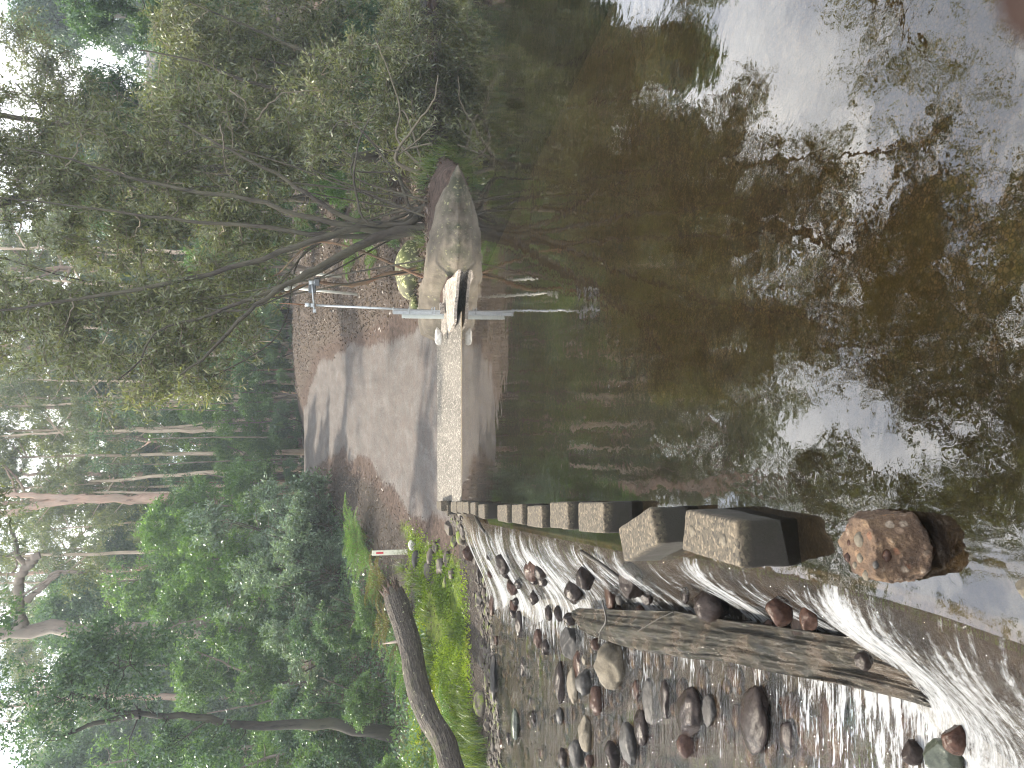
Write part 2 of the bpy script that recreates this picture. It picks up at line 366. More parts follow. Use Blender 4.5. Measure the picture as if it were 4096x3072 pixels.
    moss = g.ramp(n2, [(.3, (.025, .045, .006)), (.5, (.075, .11, .012)), (.75, (.16, .2, .025))])
    moss = g.mix(g.ramp(n3, [(.35, .6), (.55, 0)]), moss, (.02, .025, .006))
    mud = g.ramp(n2, [(.3, (.02, .015, .012)), (.6, (.045, .036, .03)), (.75, (.08, .066, .058))])
    mud = g.mix(g.ramp(n3, [(.55, 0), (.7, .6)]), mud, (.13, .11, .1))
    bed = g.ramp(n2, [(.3, (.022, .017, .009)), (.55, (.065, .05, .027)), (.75, (.12, .095, .055))])
    wob = g.math('MULTIPLY', g.math('SUBTRACT', n2, .5), 1.1)
    def msk(a): return g.ramp(g.math('ADD', g.attr(a), wob), [(.4, 0), (.62, 1)])
    c = dirt
    for a, col in (('litter', litter), ('moss', moss), ('mud', mud), ('road', road), ('bed', bed)): c = g.mix(msk(a), c, col)
    h = g.math('ADD', n2, g.math('MULTIPLY', n3, .5))
    M['ground'] = g.done(g.princ(Base_Color=c, Roughness=.95, Normal=g.bump(h, .7, .05), Specular_IOR_Level=.2))
    # --- water
    def water(name, h_fn, ior, rough, tint, foam=None, strength=1):
        g = NT(name); h = h_fn(g)
        nrm = g.bump(h, strength, 1.0)
        fr = g.n('Fresnel', None, IOR=ior, Normal=nrm).outputs[0]
        tr = g.n('BsdfTransparent', None, Color=tint).outputs[0]
        gl = g.n('BsdfGlossy', None, Color=(1, 1, 1), Roughness=rough, Normal=nrm).outputs[0]
        s = g.mixs(fr, tr, gl)
        if foam: 
            f = foam(g)
            wd = g.n('BsdfDiffuse', None, Color=(.5, .515, .53), Normal=nrm).outputs[0]
            wt = g.n('BsdfTranslucent', None, Color=(.5, .515, .53)).outputs[0]
            s = g.mixs(f, s, g.mixs(.35, wd, wt))
        return g.done(s)
    def hp(g):
        v = g.co(); a = g.noise(g.mapp(v, (1, .8, 1)), 6.5, 2, .5, .4); b = g.noise(v, 24, 2, .5, .3); c = g.noise(g.mapp(v, (.6, 1, 1)), 2.2, 2, .5)
        patch = g.ramp(g.noise(v, .55, 2), [(.35, .35), (.65, 1)])
        big = g.math('ADD', g.math('MULTIPLY', a, .0028), g.math('ADD', g.math('MULTIPLY', b, .0003), g.math('MULTIPLY', c, .006)))
        return g.math('MULTIPLY', big, g.math('MULTIPLY', g.attr('ripple'), patch))
    M['pool'] = water('pool water', hp, 1.95, .0, (.9, .8, .6))
    def hc(g):
        v = g.co(); w = g.mapp(v, (.28, 1.5, 1), (0, 0, rad(5)))
        a = g.noise(w, 13, 3, .6, .5); b = g.noise(g.mapp(v, (.5, 1, 1)), 60, 3, .6, .4); c = g.noise(w, 4, 2, .5, .4)
        return g.math('ADD', g.math('MULTIPLY', a, .022), g.math('ADD', g.math('MULTIPLY', b, .0055), g.math('MULTIPLY', c, .022)))
    def fc(g):
        v = g.co(); w = g.mapp(v, (.35, 1.6, 1), (0, 0, rad(5)))
        n = g.noise(w, 7, 6, .72, .6); f = g.noise(g.mapp(v, (.3, 1.9, 1), (0, 0, rad(5))), 26, 4, .7)
        t = g.math('ADD', g.math('MULTIPLY', n, .5), g.math('ADD', g.math('MULTIPLY', f, .6), g.math('MULTIPLY', g.math('SUBTRACT', g.attr('foam'), .5), .5)))
        return g.ramp(t, [(.60, 0), (.66, .6), (.76, .95)])
    M['creek'] = water('creek water', hc, 1.36, .03, (.8, .72, .58), fc)
    def hf(g):
        u = g.co('UV'); a = g.noise(g.mapp(u, (26, 3, 1)), 1, 4, .6, .6); b = g.noise(g.mapp(u, (70, 9, 1)), 1, 3, .6)
        return g.math('ADD', g.math('MULTIPLY', a, .03), g.math('ADD', g.math('MULTIPLY', b, .012), g.math('MULTIPLY', g.noise(g.co(), 70, 4, .7), .008)))
    def ff(g):
        u = g.co('UV')
        n = g.noise(g.mapp(u, (15, 1.2, 1)), 1, 6, .72, .5); n2 = g.noise(g.mapp(u, (2.2, .8, 1)), 1, 4, .65, .5); f = g.noise(g.mapp(g.co(), (.7, 1, 1)), 38, 5, .8)
        t = g.math('ADD', g.math('ADD', g.math('MULTIPLY', n, .7), g.math('MULTIPLY', n2, 1.0)), g.math('ADD', g.math('MULTIPLY', f, .6), g.math('SUBTRACT', g.math('MULTIPLY', g.attr('foam'), .5), .77)))
        return g.ramp(t, [(.70, 0), (.8, .4), (1, .95)])
    M['fall'] = water('falling water', hf, 1.3, .04, (.82, .74, .62), ff)
    # --- man made
    M['white'] = plain('weathered white paint', (.52, .52, .47), .5, 0, .12, 9)
    g = NT('guide post face'); v = g.co(); n = g.noise(v, 22, 5, .75); z = g.n('SeparateXYZ', None, Vector=v).outputs[2]
    f = g.math('MULTIPLY', g.ramp(n, [(.42, 0), (.58, 1)]), g.ramp(z, [(.1, 1), (.55, 0)]))
    M['post'] = g.done(g.princ(Base_Color=g.mix(f, (.6, .59, .48), (.14, .14, .05)), Roughness=.6))
    M['red'] = plain('red reflector', (.5, .02, .035), .3, 0, .3, 30)
    M['galv'] = plain('galvanised steel', (.36, .38, .39), .45, .8, .2, 18)
    M['board'] = plain('pale gauge board', (.42, .45, .42), .45, 0, .1, 12)
    M['darkbox'] = plain('dark grey housing', (.07, .075, .08), .5, 0, .2)
    M['black'] = plain('black cable', (.012, .012, .012), .5)
    M['rust'] = plain('rust brown whip', (.2, .1, .05), .7)
    M['stick'] = bark_mat('dark wet stick', (.012, .01, .008), (.05, .04, .03), (.03, .025, .02), 20, .35)
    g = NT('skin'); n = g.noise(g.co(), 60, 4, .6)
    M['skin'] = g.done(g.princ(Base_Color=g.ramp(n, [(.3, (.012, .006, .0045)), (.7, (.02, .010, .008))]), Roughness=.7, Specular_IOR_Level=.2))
    M['nail'] = plain('finger nail', (.55, .33, .28), .35)
    g = NT('haze'); 
    M['haze'] = g.done(None, g.n('VolumePrincipled', None, Color=(.78, .88, 1), Density=HAZE, Anisotropy=.35).outputs[0])
    return M
# ------------------------------------------------------------------ land
CREEK = -0.48
WEIR = np.array([W(*p)[:2] for p in [(1868, 2070), (1889, 2083), (2150, 2140), (2463, 2204), (2700, 2225), (3000, 2270), (3426, 2370), (3760, 2470), (4096, 2593)]])
_wo = np.argsort(WEIR[:, 1]); WEIR = WEIR[_wo]
def weirx(y):
    y = np.asarray(y, float)
    r = np.interp(y, WEIR[:, 1], WEIR[:, 0])
    return np.where(y < WEIR[0, 1], WEIR[0, 0]+(WEIR[0, 1]-y)*.06, np.where(y > WEIR[-1, 1], WEIR[-1, 0]-(y-WEIR[-1, 1])*.15, r))
REDGE = np.array([W(*p)[:2] for p in [(1840, 1260), (2048, 800), (2310, 230)]])
def redgex(y):
    a, b = REDGE[0], REDGE[2]
    return a[0]+(np.asarray(y, float)-a[1])*(b[0]-a[0])/(b[1]-a[1])
FALLW = lambda y: np.interp(y, [0, 2.0, 2.9, 4, 7, 10, 13], [.8, .78, .44, .42, .75, 1.2, 1.5])
YSH_X = [-60, -14, -6.6, -4.2, -2.7, -2.1, .72, 1.2, 4.3, 5.2, 6.6, 9.3, 12.2, 18, 60]
YSH_Y = [13, 12.4, 12.9, 14.1, 15.2, 14.2, 14.1, 14.9, 15.2, 17.5, 21.6, 23.2, 24.4, 25, 27]
HY = [0, 14.1, 16.8, 22, 30, 44, 50, 60, 90, 140, 220]
HZ = [-.05, 0, .23, .86, 2.48, 5.4, 5.75, 6.4, 10, 24, 50]
def height(x, y):
    x = np.asarray(x, float); y = np.asarray(y, float)
    ysh = np.interp(x, YSH_X, YSH_Y); d = y-ysh
    hill = np.interp(y, HY, HZ)
    hill = hill+.0*x
    wx = weirx(y); rx = redgex(y); fw = FALLW(np.clip(y, 0, 14))
    # beds
    creek = CREEK-.10+.05*np.sin(x*2.1+y)*np.sin(y*1.7)
    t = np.clip((wx-x)/fw, 0, 1)
    bed = np.where(x > wx, -.16, -.09+(creek+.09)*t**.8)
    bed = np.where(x > rx, -.16-.75*sstep(0, 1.6, x-rx), bed)
    # banks
    leftland = np.interp(d, [-1, 0, .5, 1.7, 3.2, 6, 8], [-.62, CREEK-.01, -.40, -.22, .1, .62, .9])
    leftland = np.where(d > 5, np.maximum(leftland, hill), leftland)
    l2 = np.maximum(leftland, hill*sstep(2.5, 7, d)+leftland*(1-sstep(2.5, 7, d)))
    rightland = np.interp(d, [-1.5, -.2, .25, 1.2, 3], [-.85, -.25, .16, .38, .5])
    rightland = np.maximum(rightland, hill*sstep(.5, 5, d)-.25*(1-sstep(.5, 5, d)))
    roadland = hill-.05
    sl = sstep(-3.6, -2.35, x); sr = sstep(1.2, 2.3, x)
    land = l2*(1-sl)+roadland*sl*(1-sr)+rightland*sr
    # right of the road the bank stands higher; the road is cut in
    xc = np.interp(y, [14, 26, 32, 38, 44, 50], [-.9, -.9, -1.1, -1.8, -4.2, -8])
    off = x-xc
    land = land+sstep(18, 26, y)*(.55*sstep(2.2, 6, off)+.25*sstep(2.2, 5, -off))*(1-sstep(46, 60, y)*.5)
    land = land+(sstep(16, 22, y))*.22*fbm(x*.5, y*.5, 0, 4, 5)+.05*fbm(x*2.2, y*2.2, 0, 3, 9)*sstep(.2, 1.5, d)
    land = land+sstep(60, 200, y)*14*fbm(x*.02, y*.02, 0, 3, 15)
    land = land+sstep(14, 60, np.abs(x))*np.clip(d, 0, 80)*.10
    k = sstep(-1.2, .0, d)
    z = bed*(1-k)+land*k
    # bank behind the photographer
    z = np.where(y < -4, z+(sstep(4, 9, -y))*(1.6+.06*(-y)), z)
    return z
def slab_z(y):
    return np.interp(y, [-9, 12.2, 14.1, 16.85], [-.075, -.07, 0, .232])
def hit(ix, iy, z0=None):
    d = ray(ix, iy); t = np.linspace(1, 160, 16000)
    P = CAM[None]+d[None]*t[:, None]
    h = height(P[:, 0], P[:, 1])
    wat = np.where(P[:, 0] < weirx(P[:, 1])-FALLW(P[:, 1])*.5, CREEK, np.where(P[:, 0] < weirx(P[:, 1]), CREEK*.5, 0))
    sh = np.interp(P[:, 0], YSH_X, YSH_Y)
    h = np.where(P[:, 1] < sh, np.maximum(h, wat), h)
    k = np.argmax(P[:, 2] <= h)
    return P[k]
def land_mesh(M):
    def axis(a, b, dense, step, k=26):
        lo = a[0]-(np.geomspace(1, a[0]-b[0]+1, k)-1)[1:][::-1] if b[0] < a[0] else []
        hi = a[1]+(np.geomspace(1, b[1]-a[1]+1, k)-1)[1:]
        return np.concatenate([lo, np.arange(a[0], a[1]+1e-6, step), hi])
    xs = axis((-11, 14), (-120, 120), None, .11, 34)
    ys = np.concatenate([-40+np.arange(0, 38, 2.), np.arange(-2, 12, .2), np.arange(12, 30, .11), np.arange(30, 52, .22), 52+np.geomspace(1, 120, 40)-1])
    X, Y = np.meshgrid(xs, ys); Z = height(X, Y)
    # keep the ground under the slab
    wx, rx = weirx(Y), redgex(Y)
    under = (X > wx-.02) & (X < rx+.05) & (Y < 16.9)
    Z = np.where(under, np.minimum(Z, slab_z(Y)-.06), Z)
    far = sstep(120, 300, Y); Z = Z+far*25*sstep(.3, .6, vnoise(X*.008, Y*.008, 0, 3))
    ny, nx = X.shape
    idx = np.arange(nx*ny).reshape(ny, nx)
    q = np.stack([idx[:-1, :-1], idx[:-1, 1:], idx[1:, 1:], idx[1:, :-1]], -1).reshape(-1, 4)
    d = Y-np.interp(X, YSH_X, YSH_Y)
    xc = np.interp(Y, [14, 20, 26, 32, 38, 44, 50, 60], [-.9, -.9, -.65, -.75, -1.4, -3.9, -8, -16])
    hw = np.interp(Y, [14, 17, 22, 26, 32, 38, 44], [2.1, 2.4, 2.4, 2.0, 2.1, 2.5, 2.7])
    n = fbm(X*.6, Y*.6, 0, 3, 2)*1.2
    off = np.abs(X-xc)/hw+n*.35
    road = (1-sstep(.75, 1.2, off))*(Y > 14)*(Y < 62)
    left = X < -2.4
    moss = (sstep(.9, 2.0, d)*(1-sstep(6.5, 9, d))*(1-sstep(-4.4, -3.2, X)))
    mud = (X < weirx(Y)) & (d < 1.8)
    mud = mud*1.0+(sstep(18, 20, Y)*(1-sstep(31, 36, Y))*sstep(1.0, 1.6, -(X-xc)/hw)*(1-sstep(3.0, 4.0, -(X-xc)/hw)))*.85
    litter = sstep(17, 19, Y)*np.where(X > xc, sstep(1.0, 1.5, (X-xc)/hw)*(1-sstep(9, 13, X)), .3*(Y > 34))
    bed = (1-sstep(-.4, .05, d))*(X > weirx(Y))
    f = lambda a: np.asarray(a, float).ravel()
    o = npmesh('ground', np.stack([X, Y, Z], -1).reshape(-1, 3), [q], M['ground'], vattr=dict(road=f(road), moss=f(moss), mud=f(mud), litter=f(litter), bed=f(bed)))
    tag(o, 'sloping forest ground with gravel track and banks', None, None, 'structure')
def causeway(M):
    ys = np.concatenate([np.arange(-9, 12, .5), np.arange(12, 16.86, .15), [16.85]])
    A = Acc(); n = len(ys)
    zt = slab_z(ys)
    xr = np.where(ys < 14.2, redgex(ys), np.interp(ys, [14.2, 16.85], [redgex(14.2), .87]))
    xl = np.where(ys < 14.2, weirx(ys)+.015, np.interp(ys, [14.2, 16.85], [weirx(14.2)+.015, -2.62]))
    k = 40
    t = np.linspace(0, 1, k)
    X = xl[:, None]*(1-t)+xr[:, None]*t; Y = np.repeat(ys[:, None], k, 1); Z = np.repeat(zt[:, None], k, 1)
    Z = Z+.012*fbm(X*1.3, Y*1.3, 0, 3, 4)*(Y > 12)
    top = np.stack([X, Y, Z], -1); bot = top.copy(); bot[..., 2] -= .75
    V = np.concatenate([top.reshape(-1, 3), bot.reshape(-1, 3)]); N = n*k
    idx = np.arange(N).reshape(n, k)
    q = np.stack([idx[:-1, :-1], idx[:-1, 1:], idx[1:, 1:], idx[1:, :-1]], -1).reshape(-1, 4)
    r = idx[:, -1]; l = idx[:, 0]
    sr = np.stack([r[:-1], r[:-1]+N, r[1:]+N, r[1:]], -1); sl = np.stack([l[1:], l[1:]+N, l[:-1]+N, l[:-1]], -1)
    e = idx[-1]; se = np.stack([e[:-1], e[1:], e[1:]+N, e[:-1]+N], -1)
    o = npmesh('causeway', V, [np.vstack([q, sr, sl, se])], M['causeway'], smooth=False, vattr=dict(algae=np.tile((1-sstep(.45, 1.1, X-weirx(Y)+.25*fbm(X*3, Y*3, 0, 3, 2))).ravel(), 2)))
    tag(o, 'flooded concrete causeway slab rising as a ramp to the track', None, None, 'structure')
    # tongue of concrete beside the ramp, carrying the gauge pole
    up = [(1757, 1381), (1758, 1310), (1764, 1202), (1782, 1135), (1806, 1108)]; lo = [(1771, 1362), (1812, 1300), (1818, 1230), (1826, 1130), (1832, 1078)]
    U = np.array([W(*p, .21) for p in up]); L = np.array([W(*p, .125) for p in lo])
    U = smoothline(U, 24); L = smoothline(L, 24); k = 10
    t = np.linspace(0, 1, k)[None, :, None]
    P = L[:, None]*(1-t)+U[:, None]*t
    P[..., 2] += .03*fbm(P[..., 0]*3, P[..., 1]*3, 0, 3, 8)
    b = P.copy(); b[..., 2] -= .05+.25*t[..., 0]
    N = 24*k; idx = np.arange(N).reshape(24, k)
    q = np.stack([idx[:-1, :-1], idx[1:, :-1], idx[1:, 1:], idx[:-1, 1:]], -1).reshape(-1, 4)
    def strip(e): return np.stack([e[1:], e[:-1], e[:-1]+N, e[1:]+N], -1)
    o = npmesh('concrete_apron', np.concatenate([P.reshape(-1, 3), b.reshape(-1, 3)]), [np.vstack([q, strip(idx[:, 0]), strip(idx[:, -1])[:, ::-1], strip(idx[0])[:, ::-1], strip(idx[-1]), q[:, ::-1]+N])], M['apron'], smooth=False)
    tag(o, 'rough speckled concrete tongue between the ramp and the sandstone shelf, under the gauge pole', 'concrete apron')
def waters(M):
    # pool and the sheet over the causeway
    xs = np.concatenate([np.linspace(0, 1, 60)**1.2*5, 5+np.geomspace(1, 60, 30)-.8])
    ys = np.concatenate([np.arange(-24, 0, 2.), np.arange(0, 17, .22), np.arange(17, 30, .6)])
    Y = np.repeat(ys[:, None], len(xs), 1)
    X = weirx(Y)+.0+xs[None]
    Z = np.zeros_like(X); Z = Z-.02*(1-sstep(0, .25, X-weirx(Y)))
    ny, nx = X.shape; idx = np.arange(nx*ny).reshape(ny, nx)
    q = np.stack([idx[:-1, :-1], idx[:-1, 1:], idx[1:, 1:], idx[1:, :-1]], -1).reshape(-1, 4)
    rip = np.interp(Y, [0, 2.5, 4, 6, 9, 12, 15, 25], [.55, .62, .8, .75, .5, .25, .16, .14])
    rip = rip*(1-.45*sstep(1.2, 2.4, X)*(1-sstep(3.0, 5, Y)))   # calmer by the photographer's feet
    rip = rip+.5*(1-sstep(0, .45, X-weirx(Y)))*(1-sstep(9, 13, Y))
    o = npmesh('pool_water', np.stack([X, Y, Z], -1).reshape(-1, 3), [q], M['pool'], vattr=dict(ripple=rip.ravel()))
    tag(o, 'still brown pool water spreading over the causeway', None, None, 'structure')
    # fall over the weir
    s = np.arange(.2, 14.3, .035); qn = np.linspace(0, 1, 34)
    S, Q = np.meshgrid(s, qn, indexing='ij')
    fw = FALLW(S)*(1+.25*fbm(S*1.3, 0*S, 0, 3, 21))
    dp = np.interp(S, [0, 2.0, 2.9], [.30, .31, abs(CREEK)-.005])
    prof = -.02-dp*sstep(0, np.interp(S, [2, 2.9], [.62, 1]), Q**1.05)-(abs(CREEK)-.005-dp)*sstep(.86, 1, Q)
    bul = .055*fbm(S*4.5, Q*2.0, 0, 3, 31)*np.sin(np.pi*np.clip(Q, 0, 1))+.02*fbm(S*14, Q*4, 0, 2, 33)*np.sin(np.pi*np.clip(Q, 0, 1))
    X = weirx(S)-fw*Q; Z = prof+bul+.012*sstep(0, .3, Q)
    V = np.stack([X, S-.12*Q*0, Z], -1).reshape(-1, 3)
    a, b = S.shape; idx = np.arange(a*b).reshape(a, b)
    q = np.stack([idx[:-1, :-1], idx[1:, :-1], idx[1:, 1:], idx[:-1, 1:]], -1).reshape(-1, 4)
    foam = np.interp(Q, [0, .12, .35, .8, 1], [.4, .58, .75, .82, .9])*np.interp(S, [0, 2.8, 3.4, 4.6, 9, 13], [1.02, 1.02, .88, .9, 1.05, 1.0])
    o = npmesh('weir_fall', V, [q], M['fall'], uv=np.stack([S, Q], -1).reshape(-1, 2), vattr=dict(foam=foam.ravel()))
    tag(o, 'white water sliding over the weir edge', None, None, 'structure')
    # creek below
    xs = np.concatenate([np.arange(0, 6, .12), 6+np.geomspace(1, 40, 16)-.9]); ys = np.arange(-14, 17.5, .12)
    Y = np.repeat(ys[:, None], len(xs), 1); X = weirx(Y)-FALLW(np.clip(Y, 0, 14))*.82-xs[None]
    D = weirx(Y)-FALLW(np.clip(Y, 0, 14))-X
    Z = CREEK-.012*np.clip(D, 0, 8)+.014*fbm(X*1.6, Y*3.5, 0, 3, 41)*2
    ny, nx = X.shape; idx = np.arange(nx*ny).reshape(ny, nx)
    q = np.stack([idx[:-1, :-1], idx[1:, :-1], idx[1:, 1:], idx[:-1, 1:]], -1).reshape(-1, 4)
    foam = np.interp(D, [-.2, .1, .45, 1.2, 3, 8], [.85, .75, .56, .46, .42, .36])*np.interp(Y, [0, 2.6, 4, 9, 14], [1.15, 1.0, .8, .85, .7])
    o = npmesh('creek_water', np.stack([X, Y, Z], -1).reshape(-1, 3), [q], M['creek'], vattr=dict(foam=foam.ravel()))
    tag(o, 'fast shallow creek water below the weir', None, None, 'structure')
# ------------------------------------------------------------------ stones, blocks, gauge, log
def ico(sub):
    bm = bmesh.new(); bmesh.ops.create_icosphere(bm, subdivisions=sub, radius=1)
    V = np.array([v.co[:] for v in bm.verts]); Fc = np.array([[v.index for v in f.verts] for f in bm.faces]); bm.free()
    return V, Fc
ICO = {k: ico(k) for k in (2, 3, 4, 5)}
def stone(name, c, size, mat, seed, rz=0, lump=.22, facet=0, sub=4, tilt=0, label=None, cat='stone', group=None, kind=None):
    V, Fc = ICO[sub]; V = V.copy(); rng = np.random.default_rng(seed)
    if facet:   # cut by planes for angular rock
        for _ in range(int(facet)):
            n = rng.normal(size=3); n /= np.linalg.norm(n); dd = rng.uniform(.62, .9)
            k = V@n; V = np.where((k > dd)[:, None], V-(k-dd)[:, None]*n, V)
    r = 1+lump*2.4*fbm(V[:, 0]*1.3+seed*3.1, V[:, 1]*1.3, V[:, 2]*1.3, 3, seed % 97)+lump*.9*fbm(V[:, 0]*3.6+seed, V[:, 1]*3.6, V[:, 2]*3.6, 4, seed % 89)
    V = V*r[:, None]*np.array(size)
    if tilt: V = V@np.array(Matrix.Rotation(tilt, 3, 'Y')).T
    V = V@rotz(rz).T
    o = npmesh(name, V, [Fc], mat); o.location = [float(x) for x in c]
    return tag(o, label, cat, group, kind)
def px_stone(ix, iy, hv, hu, mat, seed, label, name='boulder', rot=0, facet=0, lump=.2, group=None, flat=None, lift=0, z=None):
    p = W(ix+hv*.35, iy, z) if z is not None else hit(ix+hv*.35, iy)
    if weirx(p[1])-FALLW(p[1])*1.02 < p[0] < weirx(p[1])-.02 and p[1] < 14: lift += .09
    depth = float((p-CAM)@FWD); phi = math.atan2(EYE-p[2], p[1])
    a = hu*depth/F; v = hv*depth/F
    b = max(.75*min(a, v*2.2), v*.8)
    c = math.sqrt(max(v*v-(b*math.sin(phi))**2, (.62*v)**2))/math.cos(phi)
    if flat: c *= flat
    # the visible centre lies c*~.45 above the hit point
    stone(name, p+np.array([0, b*.35, c*.25+lift]), (a, b, c), mat, seed, rot, lump, facet, 4, label=label, group=group)
def px_list_stones(M):
    L = [
     (2452, 2668, 74, 92, 'st_tan', 'large round dry grey-tan boulder beside the wet timber', 0, 0),
     (2282, 2572, 42, 66, 'st_grey', 'dark faceted rock splashed wet at the broken end of the timber', 0, 5),
     (2285, 2477, 34, 26, 'st_wet', 'black stone cap wedged against the far end of the timber', 0, 3),
     (2077, 2498, 20, 55, 'st_wet', 'brown waisted stone out alone in the far riffle', 0, 0),
     (2153, 2559, 20, 40, 'st_red', 'purplish stone leading a pair in the riffle before the timber end', 0, 0),
     (2183, 2592, 20, 31, 'st_wet', 'small black stone touching the purplish stone in the riffle', 0, 0),
     (2240, 2740, 22, 84, 'st_wet', 'long glossy wet stone beside the flat tan stone', .05, 0),
     (2293, 2750, 25, 72, 'st_tan', 'flat dry tan stone between a glossy stone and a dark rock', 0, 0),
     (2338, 2738, 36, 56, 'st_grey', 'rough dark grey rock just before the large round boulder', .3, 4),
     (2386, 2807, 32, 60, 'st_red', 'reddish wet rock below the large round boulder', .2, 3),
     (2342, 2937, 30, 66, 'st_tan', 'dry tan oval stone near the photo edge of the creek', .1, 0),
     (2240, 2868, 18, 34, 'st_grey', 'small grey stone downstream of the long glossy stone', 0, 0),
     (2307, 3022, 30, 54, 'st_grey', 'broad grey-brown cobble at the edge of the photo', 0, 0),
     (2252, 3039, 20, 40, 'st_wet', 'dull wet cobble farthest out at the edge of the photo', 0, 0),
     (2358, 3047, 18, 28, 'st_red', 'little red-brown cobble cut by the photo edge', 0, 0),
     (2448, 3031, 34, 56, 'st_wet', 'glistening wet cobble in foam at the photo edge', 0, 2),
     (2514, 2982, 37, 88, 'st_grey', 'long grey cobble with pitted top lying toward the photo edge', .1, 0),
     (2566, 2917, 30, 68, 'st_wet', 'dark cobble tucked against the long pitted cobble', .1, 0),
     (2760, 2868, 52, 112, 'st_wet', 'big glossy brown boulder slanting in fast water', -.5, 0),
     (2842, 2850, 28, 68, 'st_grey', 'grey half drowned stone beside the big glossy boulder', 0, 0),
     (2745, 2990, 38, 48, 'st_red', 'dark red stone in the wake of the big glossy boulder', 0, 2),
     (2061, 2900, 18, 64, 'st_green', 'greenish flat stone far out in the riffle', 0, 0),
     (2384, 2577, 24, 26, 'st_red', 'wet pocked stone under the timber beside the round boulder', 0, 2),
     (2338, 2640, 12, 22, 'st_tan', 'small pale stone in the gap before the round boulder', 0, 0),
     (2908, 2420, 70, 66, 'st_wet', 'big round wet boulder at the foot of the weir', 0, 0),
     (2384, 2316, 40, 54, 'st_wet', 'craggy black boulder in the fall under the leaning stick', 0, 5),
     (2482, 2366, 30, 72, 'st_red', 'dark red boulder in the fall where the stick ends', .15, 2),
     (2637, 2381, 26, 42, 'st_wet', 'pointed dark rock between two white chutes', 0, 4),
     (2328, 2360, 18, 50, 'st_wet', 'smooth wet rock left of the craggy black boulder', 0, 0),
     (2796, 2378, 18, 38, 'st_wet', 'small black rock before the big round wet boulder', 0, 3),
     (2523, 2396, 18, 26, 'st_grey', 'little rock at the top edge of the timber', 0, 3),
     (3022, 2880, 58, 150, 'st_wet', 'long black oval boulder near the photo bottom edge', -.25, 0),
     (3195, 2446, 52, 64, 'st_red', 'glossy red-brown boulder caught between weir and timber', 0, 3),
     (3318, 2470, 36, 52, 'st_red', 'orange-brown stone half under the weir water', 0, 0),
     (3658, 3012, 48, 52, 'st_wet', 'black wet rock standing by the green rock', 0, 3),
     (3790, 3035, 84, 70, 'st_green', 'green flat-topped rock in the bottom corner of the photo', .2, 3),
     (3936, 2955, 60, 70, 'st_red', 'dark maroon wet boulder below the foam near the corner', -.3, 0),
     (3548, 2640, 34, 40, 'st_wet', 'dark splashed rock at the near end of the timber', 0, 3),
     (1925, 2270, 24, 72, 'st_wet', 'long black boulder at the far end of the weir', 0, 0),
     (1872, 2211, 26, 36, 'st_red', 'square red-brown block of stone below the ramp', 0, 5),
     (2036, 2258, 32, 42, 'st_wet', 'hooked dark boulder in the farthest white chute', .2, 3),
     (1922, 2819, 30, 48, 'st_moss', 'round boulder furred with moss below the fallen log', 0, 0),
     (1974, 2717, 15, 90, 'st_grey', 'long flat grey slab of stone at the far creek edge', 0, 0),
     (1968, 2424, 12, 44, 'st_red', 'low brown stone off the gravel bank', 0, 0),
     (1931, 2637, 18, 38, 'st_mud', 'brown stone on the shore upstream of the mossy boulder', 0, 0),
     (1798, 2112, 22, 34, 'st_mud', 'brown bank stone tucked under the ramp corner', 0, 4),
     (1845, 2142, 24, 38, 'st_moss', 'moss topped block below the ramp corner', 0, 4),
     (1818, 2166, 18, 26, 'st_moss', 'smaller mossy stone beside the ramp stones', 0, 3),
     (1669, 2239, 26, 38, 'st_grey', 'grey angular stone just below the guide post', 0, 5),
     (1727, 2233, 24, 44, 'st_mud', 'muddy bank stone midway below the guide post', .2, 4),
     (1764, 2270, 24, 42, 'st_mud', 'dark bank stone above the gravel strip', .1, 4),
     (1716, 2282, 24, 46, 'st_mud', 'broad bank stone between guide post and moss bank', 0, 4),
     (1786, 2240, 16, 36, 'st_mud', 'slanting bank stone over the black gravel', -.4, 4),
     (1806, 2300, 16, 30, 'st_mud', 'lowest bank stone at the edge of the bright moss', 0, 3),
     (1745, 2190, 18, 26, 'st_mud', 'rounded bank stone under the pale chunk', 0, 3),
     (1783, 2336, 16, 32, 'st_moss', 'moss edged bank stone farthest from the ramp', 0, 3),
     (1984, 2560, 10, 22, 'st_red', 'red pebble stone in the shallows before the slab stone', 0, 3),
     (1958, 2706, 11, 30, 'st_mud', 'small stone behind the long flat slab stone', 0, 2),
    ]
    for i, (ix, iy, hv, hu, m, lab, rot, fac) in enumerate(L):
        px_stone(ix, iy, hv, hu, M[m], 11+i*7, lab, 'boulder' if hu > 60 else 'stone', rot, fac+2, .22 if not fac else .16)
    p = hit(1660, 2181); stone('chunk', p+[0, 0, .06], (.14, .1, .11), M['st_white'], 5, .5, .15, 6, label='pale cream chunk lying at the foot of the guide post', cat='stone')
    # white slab on the ramp edge
    a, b = W(1752, 1381, .30), W(1758, 1306, .30)
    stone('white_stone', (a+b)/2+[0, 0, .0], (.2, .09, .085), M['st_white'], 77, .1, .16, 6, label='long white chalky stone lying on the edge of the concrete ramp')
    # pool edge on the right
    for ix, iy, hv, hu, m, lab, fac in [
      (1625, 40, 40, 70, 'st_moss', 'tall mossy rock ledge above the far pool corner', 6), (1700, 30, 22, 60, 'st_grey', 'wet grey rock at the pool edge in the photo corner', 4),
      (1683, 95, 18, 46, 'st_wet', 'dark rock low at the pool edge below the mossy ledge', 3), (1600, 278, 26, 50, 'st_moss', 'bright mossy boulder among the wattle branches', 0),
      (1716, 20, 10, 40, 'st_red', 'reddish stone awash in the far pool corner', 2)]:
        px_stone(ix, iy, hv, hu, M[m], 300+iy, lab, 'boulder', 0, fac, .18)
